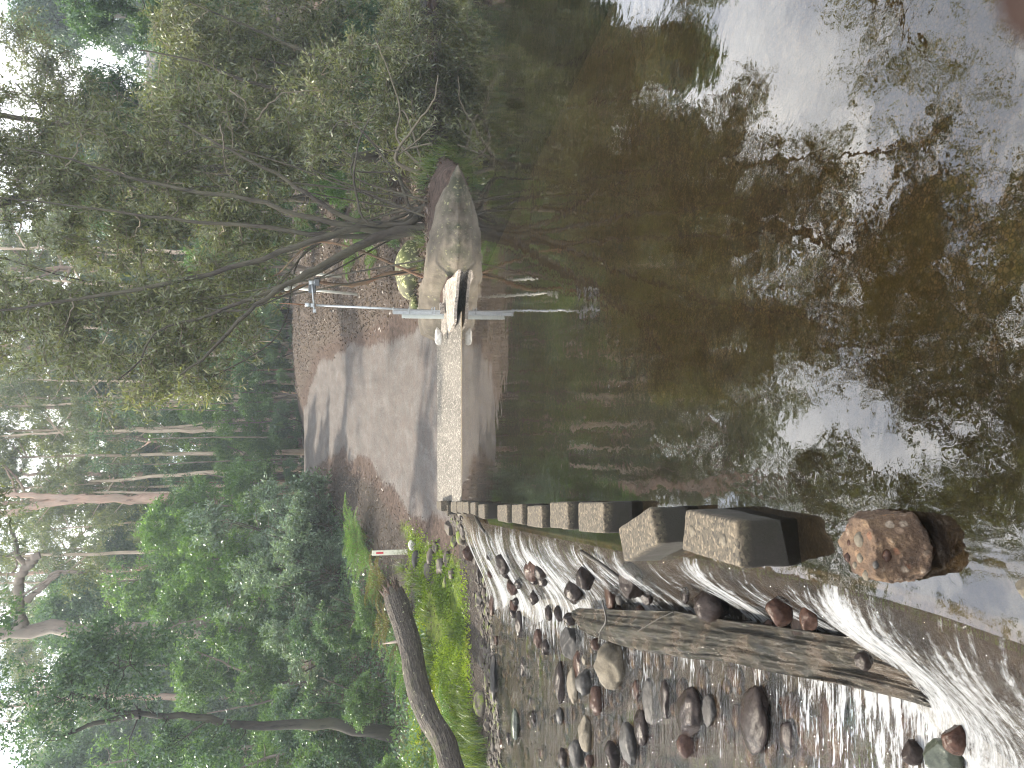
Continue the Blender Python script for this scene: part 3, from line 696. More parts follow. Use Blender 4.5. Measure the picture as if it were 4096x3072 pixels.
    # lichen boulder behind the shelf
    px_stone(1640, 1080, 68, 120, M['lichen'], 901, 'lichen spotted boulder behind the sandstone shelf', 'boulder', 0, 5, .12)
    px_stone(1662, 1225, 26, 40, M['lichen'], 905, 'small lichened boulder beside the gauge board', 'boulder', 0, 4, .12)
def small_stones(M):
    rng = np.random.default_rng(6)
    for k in range(26):
        y = rng.uniform(3.2, 13); fw = float(FALLW(y)); q = rng.uniform(.35, 1.0); x = float(weirx(y))-fw*q
        s = rng.uniform(.05, .12)*(1 if y > 5 else .8)
        stone('stone', (x, y, -.03-.45*q+.01), (s*rng.uniform(.9, 1.5), s, s*.8), M[('st_wet', 'st_wet', 'st_red')[k % 3]], 500+k, rng.uniform(0, 3), .25, 3, label='small dark wet stone poking through the white water of the weir', group='small stones in the weir water')
    for k in range(34):
        y = rng.uniform(2.0, 12.5); x = float(weirx(y))-float(FALLW(y))-.35-rng.uniform(0, 4.2)*(y/9)**.5
        s = rng.uniform(.035, .10)
        stone('stone', (x, y, CREEK-.0*s-.02), (s*rng.uniform(1, 1.9), s, s*.55), M[('st_wet', 'st_red', 'st_grey', 'st_wet')[k % 4]], 700+k, rng.uniform(-.4, .4), .25, 2, label='low wet stone barely breaking the surface of the riffle', group='low stones in the riffle')
def shelf(M):
    xs = np.linspace(.95, 4.28, 110); tt = np.linspace(0, 1, 46)
    prof = np.interp(xs, [.95, 1.1, 1.35, 1.7, 2.2, 2.6, 3.0, 3.35, 3.6, 3.9, 4.15, 4.28], [.2, .5, .62, .66, .62, .55, .5, .42, .34, .2, .07, -.03])
    X, T = np.meshgrid(xs, tt, indexing='ij'); H = prof[:, None]
    front = np.interp(xs, [.95, 1.75, 2.1, 2.4, 2.7, 4.3], [16.2, 15.9, 15.2, 14.75, 14.62, 14.6])[:, None]+.06*np.sin(xs*2.3)[:, None]
    dep = np.interp(xs, [.95, 2, 3.4, 4.28], [1.5, 1.6, 1.1, .3])[:, None]
    Y = front+dep*T**1.2
    Z = -.25+(H+.25)*np.interp(T, [0, .12, .3, .45, .8, 1], [0, .36, .72, .92, 1, .75])
    Z = Z+(.22*fbm(X*1.8, Y*1.8, Z*2, 4, 3)+.10*(.12-np.abs(fbm(X*1.1+2, Y*1.6, Z*2.5, 3, 13)))*6*.3)*sstep(0, .3, T)+.03*fbm(X*7, Y*7, Z*7, 3, 6)
    Y = Y+.34*fbm(X*1.6, Z*4, 0, 4, 12)*(1-T)
    a, b = X.shape; idx = np.arange(a*b).reshape(a, b)
    q = np.stack([idx[:-1, :-1], idx[1:, :-1], idx[1:, 1:], idx[:-1, 1:]], -1).reshape(-1, 4)
    V = np.stack([X, Y, Z], -1).reshape(-1, 3)
    o = npmesh('rock_shelf', V, [q], M['st_shelf']); 
    s = o.modifiers.new('solid', 'SOLIDIFY'); s.thickness = .12; s.offset = -1
    tag(o, 'smooth grey-brown sandstone shelf tapering into the pool', 'rock')
def blocks(M):
    H = .19
    def Q(cx, cy): return (1700+cx/2.765, 1900+cy/2.765)
    quads = []  # far-right, far-left, near-left, near-right
    for x0, x1, y0, y1, lab in [
      (128, 178, 287, 400, 'pale block farthest up the row, on the ramp'), (283, 350, 292, 430, 'third block from the ramp end of the row'),
      (355, 418, 292, 433, 'fourth block from the ramp end of the row'), (418, 480, 294, 436, 'fifth block from the ramp end of the row'),
      (500, 556, 300, 450, 'sixth block from the ramp end of the row'), (588, 656, 320, 492, 'block with a mossy face before the gap in the row'),
      (800, 905, 326, 530, 'block just after the gap in the row'), (958, 1072, 322, 550, 'plain grey block next after the gap'),
      (1130, 1290, 337, 588, 'warm tan block, fourth from the near end of the row'), (1380, 1578, 298, 604, 'block with a mossy dent, third from the near end but one'),
      (1695, 1972, 300, 648, 'wide block with a rusty slot, just beyond the twisted block')]:
        quads.append(([Q(x0, y0+6), Q(x0+2, y1-22), Q(x1, y1), Q(x1-6, y0)], lab, H if x0 > 130 else .3))
    quads.insert(1, ([Q(200, 296), Q(205, 400), Q(248, 440), Q(246, 330)], 'tilted block second from the ramp end of the row', H))
    quads.append(([(2599, 2026), (2472, 2113), (2494, 2248), (2628, 2172)], 'block knocked askew with a green side', H))
    quads.append(([(2740, 2037), (2727, 2200), (2961, 2276), (2944, 2084)], 'nearest and largest block with two round aggregate scars', H))
    for i, (q, lab, h) in enumerate(quads):
        P = np.array([W(*p, h) for p in q])
        base = P.mean(0); base[2] = 0
        bot = P.copy(); bot[:, 2] = -.12
        bm = bmesh.new()
        vs = [bm.verts.new(p-base) for p in P]+[bm.verts.new(p-base) for p in bot]
        for f in ([3, 2, 1, 0], [4, 5, 6, 7], [0, 1, 5, 4], [1, 2, 6, 5], [2, 3, 7, 6], [3, 0, 4, 7]): bm.faces.new([vs[k] for k in f])
        bmesh.ops.recalc_face_normals(bm, faces=bm.faces[:])
        bmesh.ops.bevel(bm, geom=bm.edges[:], offset=.014, segments=2, affect='EDGES', profile=.6)
        bmesh.ops.subdivide_edges(bm, edges=[e for e in bm.edges if e.calc_length() > .05], cuts=7, use_grid_fill=True)
        rng = np.random.default_rng(i)
        V = np.array([v.co[:] for v in bm.verts]); 
        d = .012*fbm(V[:, 0]*14+i*5, V[:, 1]*14, V[:, 2]*14, 4, i)
        for v, dd in zip(bm.verts, d): v.co += v.normal*dd*1.2
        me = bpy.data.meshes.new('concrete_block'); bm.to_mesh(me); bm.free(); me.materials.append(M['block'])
        for p in me.polygons: p.use_smooth = True
        o = bpy.data.objects.new('concrete_block', me); COL.objects.link(o); o.location = [float(c) for c in base]
        tag(o, lab, 'concrete block', 'concrete blocks along the weir')
        if i == len(quads)-1:   # two round scars
            for (x, y) in [(2770, 2125), (2893, 2160)]:
                c = W(x, y, h)-base
                a = Acc(); n = 28; t = np.linspace(0, 2*np.pi, n, endpoint=False)
                r1, r2 = .05, .024
                k = 1+.12*np.sin(3*t+x)
                ring = np.stack([r2*np.cos(t)*k+c[0], r2*1.25*np.sin(t)*k+c[1], 0*t+h+.0035], -1)
                a.add(np.vstack([ring, ring-[0, 0, .02], [[c[0], c[1], h+.005]]]),
                      [[j, (j+1) % n, 2*n] for j in range(n)], [[j+n, (j+1) % n+n, (j+1) % n, j] for j in range(n)])
                tag(a.build('scar', M['st_tan'], o), 'round pale scar in the top of the block')
def gauge(M):
    b = W(1776, 1246, .2); Y = b[1]
    def at(ix, iy, dy=0): return WD(ix, iy, Y+dy)-b
    r = empty('gauge_pole', b, 'tall galvanised gauge pole with pale board at the edge of the pool', 'gauge pole')
    a = Acc(); a.tube([at(1774, 1245), at(1265, 1221)], .021, 12); a.build('pole', M['galv'], r)
    a = Acc(); c = at(1774, 1238); a.box(c+[0.02, 0, .03], (.22, .22, .09)); bevel(a.build('footing', M['apron'], r, False), .01)
    # channel and board
    p0, p1 = at(1572, 1244), at(1776, 1252); cz = (p0+p1)/2; L = abs(p1[2]-p0[2])
    a = Acc(); a.box(cz+[-.012, -.045, 0], (.06, .02, L)); a.box(cz+[-.05, -.055, 0], (.012, .05, L)); a.box(cz+[.03, -.055, 0], (.012, .05, L)); a.build('channel', M['galv'], r, False)
    p0, p1 = at(1607, 1262), at(1775, 1266); cz = (p0+p1)/2; L = abs(p1[2]-p0[2])
    a = Acc(); a.box(cz+[-.012, -.04, 0], (.085, .012, L)); bevel(a.build('gauge_board', M['board'], r, False), .004)
    for ix in (1573, 1636, 1728, 1738):
        c = at(ix, 1243); a = Acc(); a.box(c, (.1, .11, .022)); a.tube([c+[-.07, -.07, 0], c+[.07, -.07, 0]], .009, 6); bevel(a.build('clamp', M['galv'], r, False), .004)
    a = Acc(); a.tube([at(1220, 1218), at(1246, 1220)], .04, 14); a.build('cap', M['galv'], r)
    a = Acc(); a.tube([at(1117, 1213), at(1160, 1215), at(1222, 1219)], [.006, .012, .016], 6); a.build('whip', M['rust'], r)
    a = Acc(); p, q = at(1258, 1245), at(1248, 1138); a.tube([p, q], .022, 10); arm = a.build('cross_arm', M['galv'], r)
    for ix, iy in ((1258, 1243), (1250, 1222)):
        a = Acc(); a.box(at(ix, iy), (.07, .08, .06)); bevel(a.build('clamp', M['galv'], arm, False), .006)
    a = Acc(); a.box(at(1248, 1153)+[0, .06, 0], (.17, .12, .14)); bevel(a.build('instrument_box', M['darkbox'], arm, False), .012)
    a = Acc(); a.tube([at(1236, 1131), at(1257, 1131)], .042, 14); a.tube([at(1256, 1131), at(1266, 1131)], .05, 14); a.build('sensor', M['galv'], arm)
    a = Acc(); a.box(at(1268, 1131), (.12, .1, .1)); bevel(a.build('bracket', M['darkbox'], arm, False), .01)
    a = Acc(); a.tube([at(1258, 1113), at(1275, 1112), at(1280, 1120), at(1276, 1130)], .012, 8, 14); a.tube([at(1258, 1100), at(1258, 1126)], .006, 6); a.build('cable', M['black'], arm)
def white_poles(M):
    for top, bot, box, lab, Y in [((1157, 1150), (1394, 1177), True, 'white pole with a small white box behind the gauge pole', 25.5), ((1201, 1090), (1330, 1106), False, 'plain white pole half hidden by the wattle trunk', 26)]:
        b = WD(*bot, Y); t = WD(*top, Y)
        r = empty('marker_pole', b, lab, 'pole')
        a = Acc(); a.tube([[0, 0, -.3], t-b], .045, 12); a.build('pole', M['white'], r)
        if box:
            a = Acc(); a.box(t-b+[.0, -.02, .06], (.2, .14, .16)); bevel(a.build('box', M['white'], r, False), .012)
            a = Acc(); a.box(t-b+[-.0, -.1, .06], (.03, .03, .15)); bevel(a.build('latch', M['galv'], r, False), .004)
def guide_post(M):
    b = hit(1632, 2207); t = WD(1488, 2206, b[1])
    h = t[2]-b[2]
    r = empty('guide_post', b, 'white roadside guide post with a red reflector and mossy foot', 'guide post')
    w = .137*b[1]/21.*1.0
    a = Acc(); a.box((0, 0, h/2-.1), (w, .03, h+.2)); bevel(a.build('post', M['post'], r, False), .008)
    a = Acc(); a.box((0, -.019, h-.2), (w*.36, .008, h*.2)); bevel(a.build('reflector', M['red'], r, False), .002)
    for z in (h-.03, h-.36):
        a = Acc(); a.tube([(0, -.014, z), (0, -.02, z)], .006, 8); a.build('screw', M['darkbox'], r)
def fallen_log(M):
    px = [(1578, 2382, 18.2), (1597, 2440, 17.6), (1620, 2510, 17), (1645, 2603, 16.2), (1660, 2690, 15.3), (1683, 2788, 14.3), (1722, 2880, 13.4), (1777, 2973, 12.6), (1806, 3072, 12.0), (1850, 3190, 11.4)]
    P = np.array([WD(x, y, Y) for x, y, Y in px]); S = smoothline(P, 260)
    n = len(S); k = 130; base = S[len(S)//2].copy()
    r0 = np.interp(np.linspace(0, 1, n), [0, .06, .15, .4, .7, 1], [.24, .27, .25, .225, .2, .18])
    V, q, caps = tubes(S[None], r0[None], k)
    a = np.tile(np.arange(k), n)/k*2*np.pi; s = np.repeat(np.arange(n), k)
    ctr = S[s]; d = V-ctr; rr = np.linalg.norm(d, axis=1, keepdims=True)
    furrow = .16*(np.abs(fbm(np.cos(a)*9, np.sin(a)*9, s*.028, 4, 8))-.1)+.05*fbm(np.cos(a)*3, np.sin(a)*3, s*.02, 4, 8)+.12*fbm(np.cos(a)*1.2, np.sin(a)*1.2, s*.035, 3, 18)
    end = np.clip(1-s/26., 0, 1)
    rag = end*(.5*fbm(np.cos(a)*2.4, np.sin(a)*2.4, s*.0, 3, 28))
    V = ctr+d*(1+furrow[:, None]*1.6)
    T = S[1]-S[0]; T /= np.linalg.norm(T)
    V = V-rag[:, None]*T*1.9
    root = empty('fallen_log', base, 'long grey furrowed tree trunk fallen along the mossy bank, torn at one end', 'fallen log')
    npmesh('trunk', V-base, [q, caps[1:]], M['log'], root)
    A = Acc(); A.tube([S[60]-base, S[58]-base+[-.15, .1, .25], S[52]-base+[-.3, .15, .5]], [.05, .035, .01], 7); A.build('branch_stub', M['bark_grey'], root)
    # torn heart: jagged splinters in the broken end
    A = Acc(); rng = np.random.default_rng(4)
    u = np.cross(T, [0, 0, 1]); u /= np.linalg.norm(u); w = np.cross(u, T)
    for i in range(46):
        an = rng.uniform(0, 2*np.pi); rr_ = .22*math.sqrt(rng.uniform(.05, 1)); l = rng.uniform(.08, .42)*(1+1.1*(math.sin(an*1.0+.8) > .3))
        p = S[2]+u*rr_*math.cos(an)+w*rr_*math.sin(an)
        A.tube([p-base+T*.25, p-base-T*l*.3, p-base-T*l+rng.normal(size=3)*.06], [.06, .05, .008], 5)
    A.build('torn_end', M['heart'], root)
def timber(M):
    R = [(2293, 2433), (2468, 2440), (2692, 2449), (2870, 2478), (3072, 2505), (3288, 2537), (3440, 2560), (3640, 2620), (3930, 2740)]
    L = [(2306, 2500), (2318, 2528), (2407, 2562), (2529, 2598), (2692, 2630), (2900, 2650), (3072, 2690), (3319, 2735), (3480, 2772), (3680, 2825), (3930, 2905)]
    z0 = -.30; n = 260; k = 60
    zz = lambda i: z0-.10*sstep(.62, 1, i)
    zt = lambda ix: float(np.interp(ix, [3250, 3450, 3700, 3930], [z0, -.33, -.38, -.54]))
    Rw = smoothline(np.array([W(*p, zt(p[0])) for p in R]), n); Lw = smoothline(np.array([W(*p, zt(p[0])) for p in L]), n)
    t = np.linspace(0, 1, k)
    X = Rw[:, None]*(1-t[None, :, None])+Lw[:, None]*t[None, :, None]
    i = np.linspace(0, 1, n)[:, None]; 
    crown = .045*np.sin(np.pi*t)[None]-.02
    gro = -.055*np.clip(.10-np.abs(fbm(t[None]*7+.5*i, i*3.0, 0, 3, 3)), 0, 1)*3+.05*fbm(t[None]*12+0*i, i*7, 0, 3, 5)+.05*fbm(t[None]*3+0*i, i*6, 0, 3, 7)
    X[..., 2] = X[..., 2]+crown*(1-.5*i)+gro
    X[0, :, 1] += .12*fbm(t*4, t*0, 0, 3, 44)
    bot = X.copy(); bot[..., 2] = bot[..., 2]-.2; c = X.mean(1, keepdims=True); bot[..., :2] = c[..., :2]+(bot[..., :2]-c[..., :2])*.86
    base = X[n//2, k//2].copy(); N = n*k; idx = np.arange(N).reshape(n, k)
    q = np.stack([idx[:-1, :-1], idx[:-1, 1:], idx[1:, 1:], idx[1:, :-1]], -1).reshape(-1, 4)
    def strip(e): return np.stack([e[1:], e[:-1], e[:-1]+N, e[1:]+N], -1)
    o = npmesh('timber', np.concatenate([X.reshape(-1, 3), bot.reshape(-1, 3)])-base, [np.vstack([q, strip(idx[:, 0]), strip(idx[:, -1])[:, ::-1], strip(idx[0])[:, ::-1], strip(idx[-1])])], M['timber'])
    o.location = [float(c) for c in base]
    tag(o, 'wide flat waterlogged timber lying in the creek along the foot of the weir', 'timber')
    # sticks
    def stick(pts, r, lab, mat='stick'):
        P = np.array([W(x, y, z) for x, y, z in pts]); b = P.mean(0)
        a = Acc(); a.tube(P-b, r, 7, 26); s = a.build('stick', M[mat]); s.location = [float(c) for c in b]; tag(s, lab, 'stick')
    stick([(2325, 2205, .03), (2400, 2255, -.02), (2470, 2305, -.12), (2530, 2355, -.25)], [.014, .017, .014, .01], 'straight dark stick leaning down the weir between the boulders')
    stick([(1895, 2055, .04), (1925, 2110, .03), (1950, 2145, -.08), (1975, 2190, -.2), (1995, 2250, -.33)], [.012, .03, .022, .02, .012], 'bent dark branch draped over the far end of the weir')
    stick([(2408, 2400, -.2), (2424, 2480, -.25), (2402, 2525, -.24), (2393, 2572, -.26)], [.006, .008, .007, .005], 'crooked thin black twig across the timber end')
    stick([(2692, 2448, -.25), (2625, 2480, -.25), (2550, 2525, -.25)], [.002, .004, .003], 'hair thin twig lying on the middle of the timber')
def conglom(M):
    c = W(3490, 2185, .1)
    V, Fc = ico(6); V = V.copy(); rng = np.random.default_rng(3)
    for n, dd in [((0, -.95, .3), .7), ((0, 0, 1), .7), ((-1, -.05, .1), .74), ((1, .1, .1), .76), ((.6, -.7, .3), .8), ((-.6, .6, .45), .86), ((0, 1, .1), .8), ((-.7, -.6, -.1), .86), ((.5, .6, .6), .84)]:
        n = np.array(n, float); n /= np.linalg.norm(n); k = V@n; V = np.where((k > dd)[:, None], V-(k-dd)[:, None]*n*.95, V)
    r = 1+.14*fbm(V[:, 0]*2, V[:, 1]*2, V[:, 2]*2, 3, 3)+.13*fbm(V[:, 0]*6, V[:, 1]*6, V[:, 2]*6, 4, 8)+.09*fbm(V[:, 0]*16, V[:, 1]*16, V[:, 2]*16, 4, 18)
    V = V*r[:, None]*np.array([.128, .15, .122])
    b = np.array([(c[0]), c[1]+.0, .06])
    o = npmesh('conglomerate_rock', V, [Fc], M['conglom']); o.location = [float(x) for x in b]
    tag(o, 'orange-brown conglomerate rock with embedded pebbles standing in the shallow water', 'rock')
    from mathutils.bvhtree import BVHTree
    bv = BVHTree.FromPolygons([tuple(v) for v in V], [tuple(f) for f in Fc])
    for i, (ix, iy, s, m) in enumerate([(3436, 2156, .024, 'st_tan'), (3390, 2230, .016, 'st_red'), (3440, 2232, .016, 'st_tan'), (3462, 2300, .016, 'st_tan'), (3545, 2222, .02, 'st_red'), (3420, 2262, .012, 'st_tan'), (3500, 2260, .012, 'st_grey'), (3396, 2172, .011, 'st_red')]):
        d = ray(ix, iy); h = bv.ray_cast(Vector(CAM-b), Vector(d).normalized())
        if h[0] is None: continue
        Vp, Fp = ICO[3]; P = Vp*np.array([s, s*.8, s*.7])*(1+.3*fbm(Vp[:, 0]*2+i, Vp[:, 1]*2, Vp[:, 2]*2, 2, i))[:, None]
        npmesh('pebble', P+np.array(h[0])-np.array(h[1])*s*.2, [Fp], M[m], o)
    c = W(4112, 2356, .01); stone('stone', c, (.03, .03, .03), M['st_tan'], 31, 0, .15, 4, label='small tan stone cut off by the photo edge below the conglomerate rock')
def hand(M):
    # index fingertip of the person holding the camera, close below the lens
    D = .066
    def P(u, v, d): return CAM+(FWD+RGT*((u-1536)/F)+DWN*((v-2048)/F))*d
    tip = P(3110, 4330, D)
    up = -DWN*.8+RGT*.1-FWD*.1; up /= np.linalg.norm(up); side = RGT; back = -FWD; tip = tip+up*.0060+RGT*.0022
    def fing(base, dirs, lens, rads):
        pts = [base]; d0 = np.array(base)
        for dv, l in zip(dirs, lens): d0 = d0+np.array(dv)/np.linalg.norm(dv)*l; pts.append(d0)
        return pts, rads
    ax = up; kn = tip-ax*.078       # knuckle of the index finger
    bm = bmesh.new(); sk = bm.verts.layers.skin.verify()
    wrist = kn-ax*.085+side*.03+back*.012
    def add(p, r):
        v = bm.verts.new(p); v[sk].radius = (r, r); return v
    w = add(wrist, .024); w2 = add(wrist-ax*.07+side*.01, .026); bm.edges.new((w, w2)); w3 = add(wrist-ax*.2+side*.03, .034); bm.edges.new((w2, w3))
    for j, (off, ln, curl) in enumerate([(0, .078, 0), (.021, .086, .9), (.041, .08, 1.0), (.059, .062, 1.05)]):
        k = add(kn+side*off-ax*(.002*j*j), .0095); m = add(wrist+(kn+side*off-wrist)*.5, .013); bm.edges.new((w, m)); bm.edges.new((m, k))
        prev = k; p = kn+side*off; d = ax.copy()
        for s_, f in enumerate((.5, .28, .22)):
            ang = curl*(.7 if s_ else .5)
            d = d*math.cos(ang)+back*math.sin(ang)*1.0; d /= np.linalg.norm(d)
            p = p+d*ln*f; nv = add(p, (.0088, .0083, .0074)[s_]); bm.edges.new((prev, nv)); prev = nv
    th = add(wrist+ax*.03-side*.03+back*.01, .0125); bm.edges.new((w, th)); t2 = add(wrist+ax*.06-side*.045+back*.015, .0105); bm.edges.new((th, t2)); t3 = add(wrist+ax*.085-side*.047+back*.02, .0085); bm.edges.new((t2, t3))
    me = bpy.data.meshes.new('hand'); bm.to_mesh(me); bm.free(); me.materials.append(M['skin'])
    me.skin_vertices[0].data[0].use_root = True
    o = bpy.data.objects.new('hand', me); COL.objects.link(o)
    for v, dat in zip(me.vertices, me.skin_vertices[0].data): pass
    m = o.modifiers.new('skin', 'SKIN'); m.use_smooth_shade = True
    s = o.modifiers.new('sub', 'SUBSURF'); s.levels = 2; s.render_levels = 2
    tag(o, 'blurred fingertip of the person holding the camera, in the corner of the photo', 'hand')
# ------------------------------------------------------------------ vegetation
def norm(a): return a/(np.linalg.norm(a, axis=-1, keepdims=True)+1e-9)
def leaf_quads(C, D, L, Wd, rng, fold=0):
    """C base points, D unit directions -> kite leaves"""
    n = len(C); R = rng.normal(size=(n, 3)); S = norm(np.cross(D, R))
    L = np.broadcast_to(np.asarray(L, float), (n,))[:, None]; Wd = np.broadcast_to(np.asarray(Wd, float), (n,))[:, None]
    m = C+D*L*.42
    V = np.stack([C, m+S*Wd*.5, C+D*L, m-S*Wd*.5], 1).reshape(-1, 3)
    return V, np.arange(4*n).reshape(n, 4)
def make_tree(rng, stems, clumps, leaf, wood_r=.012, twig=True, attach_bias=.6, knots=9):
    """stems: [(pts, r0, r1)], clumps: [(center, radii, n)] -> dict of meshes. Branches grow from the stems to every leaf cluster."""
    nodes = []; nr = []; polys = {}
    def addp(P, R, k):
        polys.setdefault((len(P), k), []).append((P, R))
    for pts, r0, r1 in stems:
        n = 26; P = smoothline(pts, n); R = np.linspace(r0, r1, n)
        h = np.linspace(0, 1, n); R = R*(1+.5*np.exp(-h*14)) if r0 > .05 else R
        P[1:-1] += rng.normal(size=(n-2, 3))*r0*.16
        addp(P, R, 10 if r0 > .04 else 6)
        i0 = int(n*.18); nodes += list(P[i0:]); nr += list(R[i0:])
    T = []
    for c, r, m in clumps:
        d = norm(rng.normal(size=(m, 3))); u = rng.random(m)**(1/2.2)
        T.append(np.array(c)+d*u[:, None]*np.array(r))
    T = np.vstack(T)
    nodes = np.array(nodes); nr = np.array(nr)
    dist = np.linalg.norm(T[:, None]-nodes[None, ::6], axis=2).min(1)
    T = T[np.argsort(dist)]
    N = [nodes]; NRr = [nr]
    for p in T:
        A = np.vstack(N) if len(N) > 1 else N[0]; B = np.concatenate(NRr) if len(NRr) > 1 else NRr[0]
        N = [A]; NRr = [B]
        dv = p-A; dd = np.linalg.norm(dv, axis=1)
        cost = dd+attach_bias*np.clip(A[:, 2]-p[2]+.15*dd, 0, None)+.15/(B*40+.1)
        j = int(np.argmin(cost)); q = A[j]; l = dd[j]
        if l < .02: continue
        t = np.linspace(0, 1, 7)[:, None]
        mid = (q+p)/2+rng.normal(size=3)*l*.13+np.array([0, 0, -.10*l])
        P = (1-t)**2*q+2*t*(1-t)*mid+t*t*p
        P[1:-1] += rng.normal(size=(5, 3))*l*.025
        r0 = min(B[j]*.7, wood_r*(.6+l*.55)); R = np.linspace(r0, max(r0*.3, .003), 7)
        addp(P, R, 5); N.append(P[2:]); NRr.append(R[2:])
    V = []; Q = []; n0 = 0; MI = []
    for (n, k), lst in polys.items():
        v, q, c = tubes(np.array([a for a, b in lst]), np.array([b for a, b in lst]), k)
        V.append(v); Q.append(q+n0); n0 += len(v); MI.append(np.full(len(q), k == 5))
    wood = (np.vstack(V), np.vstack(Q))
    # leaves
    m = leaf['n']; nc = len(T)
    sg = leaf['sigma']
    tw = norm(rng.normal(size=(nc, 3))+np.array([0, 0, leaf.get('up', .2)]))
    # every cluster carries a few little twigs, leaves sit along them
    kt = leaf.get('twigs', 5)
    td = norm(tw[:, None]*.6+rng.normal(size=(nc, kt, 3))+np.array([0, 0, -leaf.get('droop', .2)])); tl = sg*rng.uniform(.7, 1.7, (nc, kt))
    ti = rng.integers(0, kt, (nc, m)); s = rng.uniform(.05, 1, (nc, m))
    ii = np.arange(nc)[:, None]
    C = T[:, None]+td[ii, ti]*(tl[ii, ti]*s)[..., None]+rng.normal(size=(nc, m, 3))*sg*.16
    D = norm(td[ii, ti]*.7+rng.normal(size=(nc, m, 3))*.75+np.array([0, 0, -leaf.get('droop', .2)]))
    L = leaf['L']*rng.uniform(.6, 1.25, (nc, m)); Wd = leaf['W']*rng.uniform(.7, 1.3, (nc, m))
    lv = leaf_quads(C.reshape(-1, 3), D.reshape(-1, 3), L.ravel(), Wd.ravel(), rng)
    cr = rng.random(nc)[:, None]
    rnd = np.clip(.62*rng.random((nc, m))+.38*cr, 0, 1).ravel()
    # bare twigs
    tp = np.stack([np.repeat(T[:, None], kt, 1)+td*(tl*f)[..., None] for f in (0, .5, 1)], 2)
    tp[:, :, 1] += rng.normal(size=tp[:, :, 1].shape)*sg*.08
    tpk = tp.reshape(-1, 3, 3)
    tv = tubes(tpk, np.tile(np.array([[.0045, .0035, .002]]), (len(tpk), 1))*leaf.get('tw', 1), 3)
    return dict(wood=wood, mi=np.concatenate(MI), leaves=lv, rnd=rnd, twigs=(tv[0], tv[1]))
def tree_obj(name, base, d, M, leafm, barkm, label, cat='tree', group=None, twigm=None, wn='trunk'):
    r = empty(name, base, label, cat, group)
    b = np.array(base)
    if twigm:
        n0 = len(d['wood'][0]); q0, q1 = d['wood'][1], d['twigs'][1]
        npmesh(wn, np.vstack([d['wood'][0], d['twigs'][0]])-b, [np.vstack([q0, q1+n0])], [M[barkm], M[twigm]], r, matidx=np.r_[d['mi']*1.0, np.ones(len(q1))])
    else: npmesh(wn, d['wood'][0]-b, [d['wood'][1]], M[barkm], r)
    npmesh('crown', d['leaves'][0]-b, [d['leaves'][1]], M[leafm], r, smooth=False, fattr=dict(rnd=d['rnd']))
    return r
def seg(px, Y0, Y1=None):
    """pixel polyline -> world points, depth running from Y0 to Y1"""
    n = len(px); Ys = np.linspace(Y0, Y1 or Y0, n)
    return np.array([WD(x, y, Y) for (x, y), Y in zip(px, Ys)])
def clump_px(ix, iy, Y, hv, hu, n, dy=None):
    c = WD(ix, iy, Y); dep = float((c-CAM)@FWD)
    return (c, (hu*dep/F, dy if dy else .75*hu*dep/F, hv*dep/F), n)

